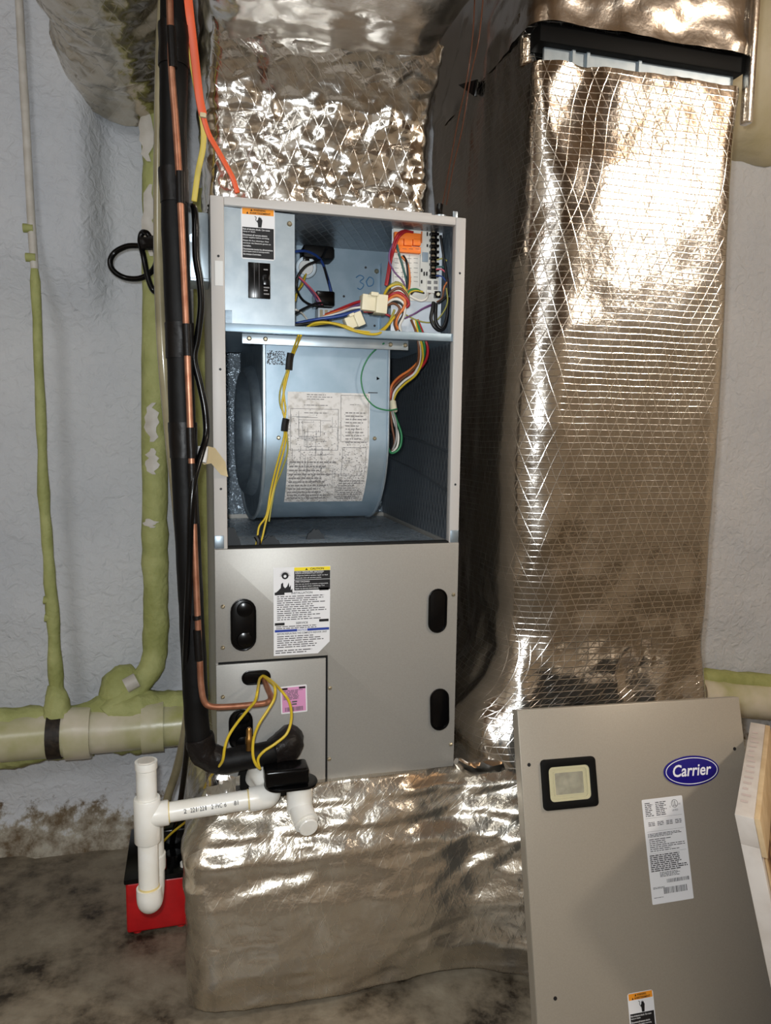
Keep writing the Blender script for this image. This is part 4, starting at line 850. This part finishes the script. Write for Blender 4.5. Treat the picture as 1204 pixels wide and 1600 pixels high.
c = at(389, 1160, -.07); vs_ = lab(MB().lathe(at(389, 1172, -.072), at(389, 1137, -.072), [(0, .0055), (.25, .0055), (.3, .0065), (.55, .0065), (.6, .005), (.9, .005), (1, .003)], 12).build('service_valve', 'brass', sl), 'small brass service port')
# copper liquid line
ll = thing('liquid_line', 'bare copper liquid line running down the black suction line into the cabinet', 'pipe', at(320, 1110, -.085))
lpx = [(264, -40, -.088), (266, 40, -.088), (268, 110, -.088), (274, 190, -.088), (279, 265, -.088), (284, 360, -.088), (289, 470, -.088), (294, 590, -.088), (299, 720, -.088), (303, 830, -.088), (308, 950, -.088), (312, 1030, -.088), (314, 1070, -.088), (319, 1096, -.088), (331, 1104, -.088), (360, 1104, -.086), (395, 1101, -.082), (416, 1098, -.075), (423, 1090, -.062), (417, 1074, -.035), (411, 1058, -.002)]
MB().tube([at(*p) for p in lpx], .0052, 12, sub=7).build('tubing', 'copper', ll, angle=60)
for i0, x0, y0, x1, y1 in ((0, 267, 42, 270, 106), (0, 281, 268, 282, 318), (0, 291, 506, 293, 556), (0, 297, 668, 299, 716), (0, 308, 984, 311, 1032), (0, 307, 962, 308, 968), (0, 299, 724, 303, 818)):
    lab(MB().tube([at(x0, y0, -.088), at((x0+x1)/2, (y0+y1)/2, -.088), at(x1, y1, -.088)], .0068, 10).build('tape_wrap', 'black_tape', ll), 'band of black tape')
# vinyl condensate tube
vt = MB().tube([at(*p) for p in ((258, -40, -.04), (252, 60, -.04), (249, 200, -.04), (248, 350, -.04), (250, 470, -.035), (256, 580, -.03), (266, 690, -.01), (276, 790, .02), (286, 900, .04), (294, 1000, .06), (296, 1080, .08), (288, 1150, .12), (275, 1205, .16), (262, 1245, .2), (254, 1290, .26))], .0085, 12, sub=6).build('condensate_tube', 'vinyl_tube'); tag(vt, 'cloudy vinyl condensate tube hanging down behind the black suction line', 'tube')
# black power cord down to the pump
bc1 = MB().tube([at(*p) for p in ((295, 326, -.03), (302, 324, -.05), (305, 345, -.06), (306, 400, -.06), (312, 440, -.06), (314, 480, -.06), (308, 530, -.06), (303, 560, -.06), (312, 600, -.06), (320, 640, -.06), (322, 680, -.06), (314, 710, -.075), (303, 750, -.09), (298, 800, -.095), (296, 880, -.09), (292, 980, -.09), (290, 1060, -.06), (294, 1120, -.02), (291, 1180, .06), (282, 1250, .15), (272, 1300, .24), (268, 1325, .28))], .0055, 10, sub=6).build('power_cord', 'black_plastic'); tag(bc1, 'black power cord winding down beside the copper line to the red pump', 'cord')
# looped cable at the left
lc = thing('looped_cable', 'black cable tied in a loop against the wall beside the green pipe', 'cable', at(210, 440, .3))
MB().tube([at(*p) for p in ((275, 440, .10), (262, 446, .25), (248, 456, .30), (238, 452, .30), (230, 430, .30), (224, 400, .30), (219, 378, .31), (222, 364, .31), (230, 365, .30), (236, 376, .30), (243, 392, .30), (244, 410, .31), (236, 425, .32), (218, 435, .33), (195, 434, .34), (177, 423, .34), (172, 408, .34), (180, 394, .34), (198, 385, .33), (216, 384, .32), (232, 384, .30), (250, 380, .28), (270, 378, .2))], .0058, 10, sub=6).build('cable', 'black_plastic', lc, angle=60)
q = at(234, 380, .295); lab(MB().tube([at(222, 381, .30), at(234, 380, .295), at(246, 379, .285)], .013, 10, jit=.003).build('tape_wrap', 'black_tape', lc), 'black tape holding the loop')
# orange strap and yellow cable
oc = thing('orange_cable', 'flat orange cable dropping from the ceiling onto the cabinet top', 'cable', at(371, 302, .03))
def ribbon(pts, wd, th, nm, m_, par):
    P_ = spline([at(*p) for p in pts], 6); vs = []; 
    for i, p in enumerate(P_):
        t = (P_[min(i+1, len(P_)-1)]-P_[max(i-1, 0)]).normalized(); s = t.cross(Vector((0, 1, 0))).normalized(); w2 = wd(i/(len(P_)-1))/2
        for a_, b_ in ((-1, -1), (1, -1), (1, 1), (-1, 1)): vs.append(p+s*w2*a_+Vector((0, th/2*b_, 0)))
    n = len(P_); return MB().add(vs, [(i*4+k, i*4+(k+1) % 4, i*4+4+(k+1) % 4, i*4+4+k) for i in range(n-1) for k in range(4)]+[(3, 2, 1, 0), (n*4-4, n*4-3, n*4-2, n*4-1)]).build(nm, m_, par, bevel=.0012)
ribbon([(290, -40, -.08), (296, 20, -.07), (303, 80, -.05), (311, 150, -.03), (317, 180, -.02)], lambda t: .013, .006, 'strap', 'cable_orange', oc)
ribbon([(316, 178, -.02), (326, 210, -.01), (340, 235, 0), (355, 262, .01), (364, 280, .015), (371, 302, .02)], lambda t: .0085, .005, 'tail', 'cable_orange', oc)
ribbon([(312, 179, -.026), (322, 181, -.026)], lambda t: .007, .006, 'tie', 'tape_masking', oc)
yc = ribbon([(293, 40, -.02), (299, 90, -.01), (309, 150, 0), (317, 195, .02), (317, 230, .03), (309, 270, .04), (303, 315, .05)], lambda t: .0095, .005, 'yellow_cable', 'cable_yellow', None); tag(yc, 'flat yellow cable hanging beside the orange cable', 'cable')
# disconnect box
a_, b_ = at(289, 438, .05), at(331, 335, .05)
db = thing('junction_box', 'small galvanized junction box on the left side of the cabinet', 'box', (a_.x, .05, a_.z))
MB().box((a_.x, .05, a_.z), (-.001, .13, b_.z)).build('body', 'galvanized_bright', db, bevel=.002)
MB().box((a_.x-.001, .046, a_.z+.004), (-.002, .05, b_.z+.001)).build('cover', 'galvanized_bright', db, bevel=.001)
for x, y in ((300, 372), (302, 420)): MB().cyl(at(x, y, .046), at(x, y, .0445), .007, 18).build('knockout', 'galvanized', db)
# masking tape flag on the cord
tf = thing('masking_tape', 'crumpled masking tape flag stuck between cord and cabinet post', 'tape', at(330, 720, -.05))
T0 = [(311, 715, -.075), (316, 695, -.068), (336, 700, -.03), (352, 722, -.006), (356, 745, -.006), (345, 742, -.012), (330, 724, -.04), (318, 726, -.066)]
m = MB(); vv = [at(*p) for p in T0]; m.add(vv+[v+Vector((0, .0015, 0)) for v in vv], [(0, 1, 7), (1, 2, 6, 7), (2, 3, 5, 6), (3, 4, 5), (15, 9, 8), (15, 14, 10, 9), (14, 13, 11, 10), (13, 12, 11)]+[(i, 8+i, 8+(i+1) % 8, (i+1) % 8) for i in range(8)]); m.build('flag', 'tape_masking', tf)
lab(MB().tube([at(317, 698, -.064), at(316, 712, -.066), at(314, 722, -.068)], .0085, 10).build('wrap', 'tape_white', tf), 'white wrap round the cord')

# ================================================================== condensate drain, float switch, pump
tr = thing('drain_trap', 'white plastic drain trap assembly with tee hanging left of the cabinet', 'pipe', at(230, 1424, -.07))
YT = -.075; tx = at(230, 1275, YT).x
zq = lambda y: at(230, y, YT).z
MB().lathe((tx, YT, zq(1250)), (tx, YT, zq(1189)), [(0, .0165), (.80, .0165), (.82, .0180), (1, .0180)], 28).build('open_stub', 'pvc', tr)
MB().cyl((tx, YT, zq(1189)), (tx, YT, zq(1187.5)), .0135, 24).build('stub_mouth', 'bare_pvc_grey', tr)
te = MB().lathe((tx, YT, zq(1314)), (tx, YT, zq(1246)), [(0, .0205), (.02, .0215), (.98, .0215), (1, .0205)], 32).build('tee', 'pvc', tr)
dz = at(410, 1245, YT).z-at(250, 1272, YT).z; hx0, hx1 = at(252, 1271, YT), at(408, 1246, YT)
dirh = (hx1-hx0).normalized()
MB().lathe(hx0-dirh*.02, hx0+dirh*.012, [(0, .0205), (.95, .0205), (1, .0195)], 28).build('tee_branch', 'pvc', te)
MB().cyl(hx0, hx1, .0165, 28).build('horizontal_pipe', 'pvc', tr)
hp = MB(); MH = Matrix.Translation((0, 0, 0)); xa = at(287, 1268, YT-.0172); xb = at(372, 1254, YT-.0172); ang = math.atan2(xb.z-xa.z, xb.x-xa.x); MH = frontM((xa.x, YT-.0170, xa.z), ang); Lh = (xb-xa).length
for s_, f0, f1 in (('2', 0, .05), ('22', .12, .2), ('-', .22, .235), ('/', .25, .27), ('22', .29, .37), ('-', .39, .41), ('2', .5, .54), ('PVC', .58, .70), ('6', .74, .78), ('81', .92, 1.0)):
    put_text(hp, s_, Lh*f0, -.004, Lh*(f1-f0), .008, MH, .0003, .01)
hp.build('pipe_print', 'ink_grey', tr)
for q in (hx0+dirh*.0125, hx1-dirh*.022): lab(MB().cyl(q-dirh*.0012, q+dirh*.0012, .0171, 24).build('glue_ring', 'pvc_glue', tr), 'yellowed solvent ring')
ec = hx1+dirh*.004
MB().tube([hx1-dirh*.02, hx1-dirh*.004, ec+Vector((.008, .004, .001)), ec+Vector((.012, .022, .006)), ec+Vector((.0, .05, .02)), (at(400, 1215, -.004))], .0205, 22, sub=5).build('elbow', 'pvc', tr, angle=60)
c = at(402, 1214, YF); MB().ring([(x*1.0, y) for x, y in circ(.034)], circ(.020), 0, .006, frontM((c.x-.002, YF, c.z))).build('drain_gasket', 'black_rubber', tr)
MB().cyl((tx, YT, zq(1392)), (tx, YT, zq(1310)), .0165, 28).build('trap_leg', 'pvc', tr)
z_e = zq(1390)
el = MB().tube([(tx, YT, z_e+.004), (tx, YT, z_e-.012), (tx+.001, YT+.006, z_e-.024), (tx+.002, YT+.028, z_e-.03), (tx+.003, YT+.058, z_e-.022), (tx+.003, YT+.066, z_e-.005), (tx+.003, YT+.066, z_e+.012)], .0205, 24, sub=5).build('return_bend', 'pvc', tr, angle=60)
lab(MB().cyl((tx, YT, z_e+.003), (tx, YT, z_e+.008), .0172, 24).build('glue_ring', 'pvc_glue', tr), 'yellowed solvent ring')
MB().lathe((tx+.003, YT+.066, z_e-.002), (tx+.003, YT+.066, zq(1300)), [(0, .0225), (.25, .0225), (.27, .020), (1, .020)], 24).build('trap_leg', 'pvc', tr)
# float switch
fs_ = thing('float_switch', 'black float switch on a white plastic tee in front of the cabinet', 'switch', at(470, 1290, -.08))
YS = -.085
fa = at(465, 1221, YS); 
MB().prism(rrect(.092, .058, .026, 6), 0, .005, Matrix.Translation((fa.x-.012, YS, fa.z-.003))).build('flange', 'black_plastic', fs_, bevel=.0015)
MB().box((fa.x-.058, YS-.021, fa.z+.002), (fa.x+.017, YS+.021, fa.z+.032)).build('switch_body', 'black_plastic', fs_, bevel=.005, seg=3)
MB().lathe((fa.x+.003, YS, fa.z-.004), (fa.x+.003, YS, fa.z-.055), [(0, .0225), (1, .0225)], 28).build('tee', 'pvc', fs_)
tc = Vector((fa.x+.004, YS, fa.z-.048)); MB().tube([tc, tc+Vector((.002, -.02, -.004)), tc+Vector((.006, -.036, -.010))], .0215, 24, sub=4).build('tee_outlet', 'pvc', fs_, angle=60)
MB().lathe(tc+Vector((.006, -.034, -.010)), tc+Vector((.008, -.048, -.013)), [(0, .0165), (.9, .0165), (1, .015)], 28).build('end_cap', 'pvc', fs_)
MB().box((fa.x-.03, YS+.01, fa.z-.03), (fa.x-.012, YS+.05, fa.z-.002)).build('bracket', 'black_plastic', fs_, bevel=.003)
MB().cyl((fa.x-.012, YS+.03, fa.z-.012), (fa.x-.012, .0, fa.z-.008), .0165, 20).build('inlet_pipe', 'pvc', fs_)
# yellow low-voltage wires
for i, (pp_, lb_) in enumerate((([(410, 1056, -.006), (405, 1062, -.03), (402, 1080, -.095), (398, 1096, -.098), (388, 1108, -.09), (370, 1130, -.085), (357, 1150, -.088), (351, 1168, -.092), (347, 1190, -.088), (335, 1205, -.06), (322, 1225, .02), (314, 1250, .1), (300, 1275, .16), (270, 1300, .22), (256, 1314, .25)], 'yellow control wire looping left behind the black suction line to the pump'),
    ([(411, 1056, -.006), (420, 1064, -.04), (429, 1074, -.085), (428, 1092, -.09), (418, 1110, -.095), (404, 1132, -.10), (396, 1155, -.10), (395, 1180, -.105), (400, 1195, -.105), (406, 1201, -.10)], 'yellow control wire hanging straight from the slot to the float switch'),
    ([(412, 1056, -.006), (424, 1064, -.04), (440, 1080, -.085), (452, 1098, -.09), (455, 1122, -.09), (448, 1146, -.095), (430, 1162, -.10), (412, 1174, -.10), (403, 1186, -.10), (405, 1200, -.10)], 'yellow control wire arcing across the pink label to the float switch'))):
    o = MB().tube([at(*p) for p in pp_], .0024, 8, sub=6).build('control_wire', 'wire_yellow'); tag(o, lb_, 'wire', 'yellow control wires')
# pump
pm = thing('condensate_pump', 'red condensate pump with black lid on the floor by the wall', 'pump', (-.12, .3, 0))
PX0, PX1, PY0, PY1, PH = at(198, 1462, .205).x, at(289, 1450, .205).x+.012, .205, .40, .118
MB().box((PX0, PY0, .008), (PX1, PY1, PH)).build('tank', 'red_plastic', pm, bevel=.006, seg=3)
MB().box((PX0-.003, PY0-.004, PH), (PX1+.003, PY1+.004, PH+.012)).build('lid', 'black_plastic', pm, bevel=.003)
MB().box((PX0+.045, PY0+.07, PH+.012), (PX1-.004, PY1-.01, PH+.07)).build('motor_housing', 'black_plastic', pm, bevel=.008, seg=3)
MB().cyl(((PX0+PX1)/2+.03, PY0+.045, PH+.012), ((PX0+PX1)/2+.03, PY0+.045, PH+.03), .016, 20).build('pump_cap', 'black_plastic', pm)
lab(MB().cyl(((PX0+PX1)/2+.008, PY0+.022, PH+.012), ((PX0+PX1)/2+.008, PY0+.022, PH+.030), .0085, 16).build('red_cap', 'red_plastic', pm), 'small red cap')
lab(MB().cyl((PX1-.012, PY0+.02, PH+.012), (PX1-.012, PY0+.02, PH+.020), .008, 16).build('white_plug', 'pvc', pm), 'small white plug')
for x in (PX0+.02, PX1-.02): MB().cyl((x, PY0+.02, 0), (x, PY0+.02, .010), .010, 12).build('foot', 'red_plastic', pm)
for x in (PX0+.02, PX1-.02): MB().cyl((x, PY1-.02, 0), (x, PY1-.02, .010), .010, 12).build('foot', 'red_plastic', pm)

# ================================================================== removed blower door leaning at the right
TL = at(808, 1110, -.17); TR = at(1154, 1089, -.17); 
dw = (TR-TL); Wd = dw.length; ux = dw.normalized()
# left edge passes through pixel (860,1600); door foot on the floor
bl = None
for k in range(200):
    Yk = -.20-.001*k; q = at(860, 1600, Yk); d = q-TL; d = d*(TL.z/(-d.z)) if d.z < 0 else d
    foot = TL+d
    if abs(d.length-.60) < .004: bl = foot; break
if bl is None: bl = Vector((.52, -.33, 0))
vy = (TL-bl); vy = (vy - ux*vy.dot(ux)).normalized(); nz = ux.cross(vy).normalized()   # nz points at the viewer
if nz.y > 0: nz = -nz
H = (TL-bl).length
MD = Matrix((ux, vy, nz)).transposed().to_4x4(); MD.translation = TL-vy*H
MDi = MD.inverted()
def duv(x, y): q = MDi @ onplane(x, y, TL, nz); return q.x, q.y
foot = min((MD @ Vector((a, 0, b))).z for a in (0, Wd) for b in (0, -.022)); MD.translation.z -= 0
dr = thing('blower_door', 'grey access door with sight glass and blue oval logo, leaning at right', 'door', MD @ Vector((Wd/2, 0, 0)))
ex = max(0, foot/ max(vy.z, .1)) ; y_b = -(foot-.002)/vy.z if foot > 0 else (.002-foot)/vy.z
MB().box((0, y_b, -.003), (Wd, H, 0), MD).build('door_skin', 'door_paint', dr, bevel=.0012)
for a_, b_ in (((0, y_b, -.022), (.002, H, -.003)), ((Wd-.002, y_b, -.022), (Wd, H, -.003)), ((.002, H-.002, -.022), (Wd-.002, H, -.003))): MB().box(a_, b_, MD).build('door_flange', 'door_paint', dr)
lab(MB().box((.004, y_b+.002, -.014), (Wd-.004, H-.004, -.004), MD).build('door_insulation', 'foil_lining', dr, uv=True), 'insulation on the inner face')
# sight glass
sx0, sy0 = duv(888, 1223); aW, aH = .104, .083
def LM(x, y, rot=0): return MD @ Matrix.Translation((x, y, 0)) @ Matrix.Rotation(rot, 4, 'Z')
Ms = LM(sx0, sy0)
sg = MB().ring(rrect(aW, aH, .007), rrect(aW-.026, aH-.026, .008), 0, .006, Ms).build('sight_frame', 'black_matte', dr, bevel=.001)
MB().prism(rrect(aW-.025, aH-.025, .008), -.0002, .0008, Ms).build('sight_back', 'sight_inner', sg)
MB().ring(rrect(aW-.026, aH-.026, .008), rrect(aW-.036, aH-.034, .006), .0008, .004, Ms).build('sight_rim', 'sight_inner', sg)
MB().prism(rrect(.054, .036, .002), .0008, .0022, Ms).build('sight_inset', 'sight_dark', sg)
MB().ring(rrect(.058, .040, .002), rrect(.054, .036, .002), .0008, .003, Ms).build('inset_rim', 'sight_inner', sg)
MB().prism(rrect(aW-.026, aH-.026, .008), .0044, .0050, Ms).build('sight_pane', 'window_glass', sg)
# logo
lx, ly = duv(1079, 1204); ML = LM(lx, ly, math.radians(-.5)); LW, LH = .116, .0525
def ell(a_, b_, n=56): return [(a_*math.cos(2*math.pi*k/n), b_*math.sin(2*math.pi*k/n)) for k in range(n)]
lg = MB().prism(ell(LW/2, LH/2), 0, .0025, ML).build('logo_badge', 'logo_blue', dr, bevel=.0006)
MB().ring(ell(LW/2-.0035, LH/2-.0032), ell(LW/2-.0048, LH/2-.0045), .0024, .0029, ML).build('logo_outline', 'logo_white', lg)
m = MB(); put_text(m, 'Carrier', -LW*.345, -LH*.17, LW*.70, LH*.40, ML, .0031, .018, .22); m.build('logo_lettering', 'logo_white', lg)
# rating label
(rx0, ry0), (rx1, ry1) = duv(1019, 1414), duv(1075, 1249)
rw = .083; rh = (duv(1036, 1250)[1]-duv(1058, 1412)[1]); MR = LM(duv(1019, 1414)[0], duv(1019, 1414)[1], math.radians(1.0))
rl_ = MB().prism([(x+rw/2, y+rh/2) for x, y in rrect(rw, rh, .002)], 0, .0004, MR).build('rating_label', 'white_card', dr)
m = MB(); fine(m, rw*.06, rh*.83, rw*.2, rh*.14, 8, MR, .0006, 2, .5); fine(m, rw*.32, rh*.83, rw*.28, rh*.14, 8, MR, .0006, 3, .5)
for k in range(4): fine(m, rw*(.10+.22*k), rh*.735, rw*.16, rh*.045, 3, MR, .0006, 9+k, .5, .1)
fine(m, rw*.06, rh*.63, rw*.85, rh*.04, 3, MR, .0006, 4, .5); fine(m, rw*.08, rh*.49, rw*.86, rh*.13, 7, MR, .0006, 5, .4, .6); fine(m, rw*.05, rh*.30, rw*.9, rh*.165, 9, MR, .0006, 6, .6, .25); fine(m, rw*.25, rh*.245, rw*.5, rh*.05, 4, MR, .0006, 7, .5); fine(m, rw*.05, rh*.14, rw*.3, rh*.02, 2, MR, .0006, 8, .5); fine(m, rw*.05, rh*.055, rw*.25, rh*.01, 1, MR, .0006, 8, .5)
for y in (.685, .815, .475): rect(m, rw*.05, rh*y, rw*.9, .0003, MR, .0006)
m.build('fine_print', 'ink_grey', rl_)
m = MB(); bars(m, rw*.40, rh*.185, rw*.53, rh*.035, MR, .0007, 4); bars(m, rw*.30, rh*.085, rw*.55, rh*.06, MR, .0007, 5); m.build('barcodes', 'ink_grey', rl_)
m = MB(); Mu = MR @ Matrix.Translation((rw*.79, rh*.93, 0)); m.ring(circ(.0068), circ(.0060), .0005, .0008, Mu); put_text(m, 'UL', -.0035, -.0045, .007, .009, Mu, .0007, .01); put_text(m, 'c', -.0105, -.006, .002, .003, Mu, .0007); put_text(m, 'US', .0078, -.003, .004, .003, Mu, .0007); put_text(m, 'LISTED', -.006, -.0125, .012, .003, Mu, .0007); m.build('approval_mark', 'ink_grey', rl_)
# lower warning label
wx, wy = duv(980, 1553); warn_label(dr, LM(wx, wy-.083, math.radians(.6)), .049, .083)
for x, y in ((826, 1195), (867, 1560), (1147, 1170)): a_ = duv(x, y); MB().prism(circ(.0032, 12), 0, .0006, LM(*a_)).build('screw_hole', 'ink', dr)

# ================================================================== OSB board leaning beside the door
Cn = at(1147, 1272, -.43); zt = Cn.z
far = None
for k in range(400):
    q = at(1172, 1128, -.40+.002*k)
    if q.z <= zt: far = q; break
e1 = at(1204, 1545, -.43); dn = (e1-Cn); dn = dn*(zt/-dn.z); tdir = (far-Cn).normalized(); tl = (far-Cn).length
ob = thing('wooden_panel', 'leaning wooden panel with white painted edge at lower right', 'panel', Cn+dn)
nrm = tdir.cross(dn).normalized()
if nrm.x < 0: nrm = -nrm
th = .020
def slab(o_, a_, b_, c_, nm, m_, bev=.001): # parallelepiped from corner o_ and three edges
    vs = [o_+a_*i+b_*j+c_*k for k in (0, 1) for j in (0, 1) for i in (0, 1)]
    return MB().add(vs, [(0, 1, 3, 2), (4, 6, 7, 5), (0, 4, 5, 1), (2, 3, 7, 6), (0, 2, 6, 4), (1, 5, 7, 3)]).build(nm, m_, ob, bevel=bev)
horiz_n = Vector((tdir.y, -tdir.x, 0)).normalized()
T_ = horiz_n*.026
slab(Cn, tdir*tl, dn*.10, T_, 'top_rail', 'wood_white'); slab(Cn+dn*.10, tdir*.022, dn*.90, T_, 'end_rail', 'wood_white')
slab(Cn+dn*.101+tdir*.022, tdir*(tl-.022), dn*.899, T_*.35, 'osb_sheet', 'osb')
slab(Cn+dn*.10+tdir*.07+T_*.35, tdir*.02, dn*.90, T_*.5, 'batten', 'wood_pale')
slab(Cn+T_*1.0+tdir*.001, tdir*(tl-.002), dn*.13, horiz_n*.008, 'pale_strip', 'wood_pale')
Mt = Matrix((horiz_n, tdir, Vector((0, 0, 1)))).transposed().to_4x4(); Mt.translation = Cn
m = MB(); fine(m, .005, tl*.10, .014, tl*.8, 14, Mt, .0006, 12, .35, .5); lab(m.build('faded_stamp', 'stamp_pink', ob), 'faded pink lumber stamp')
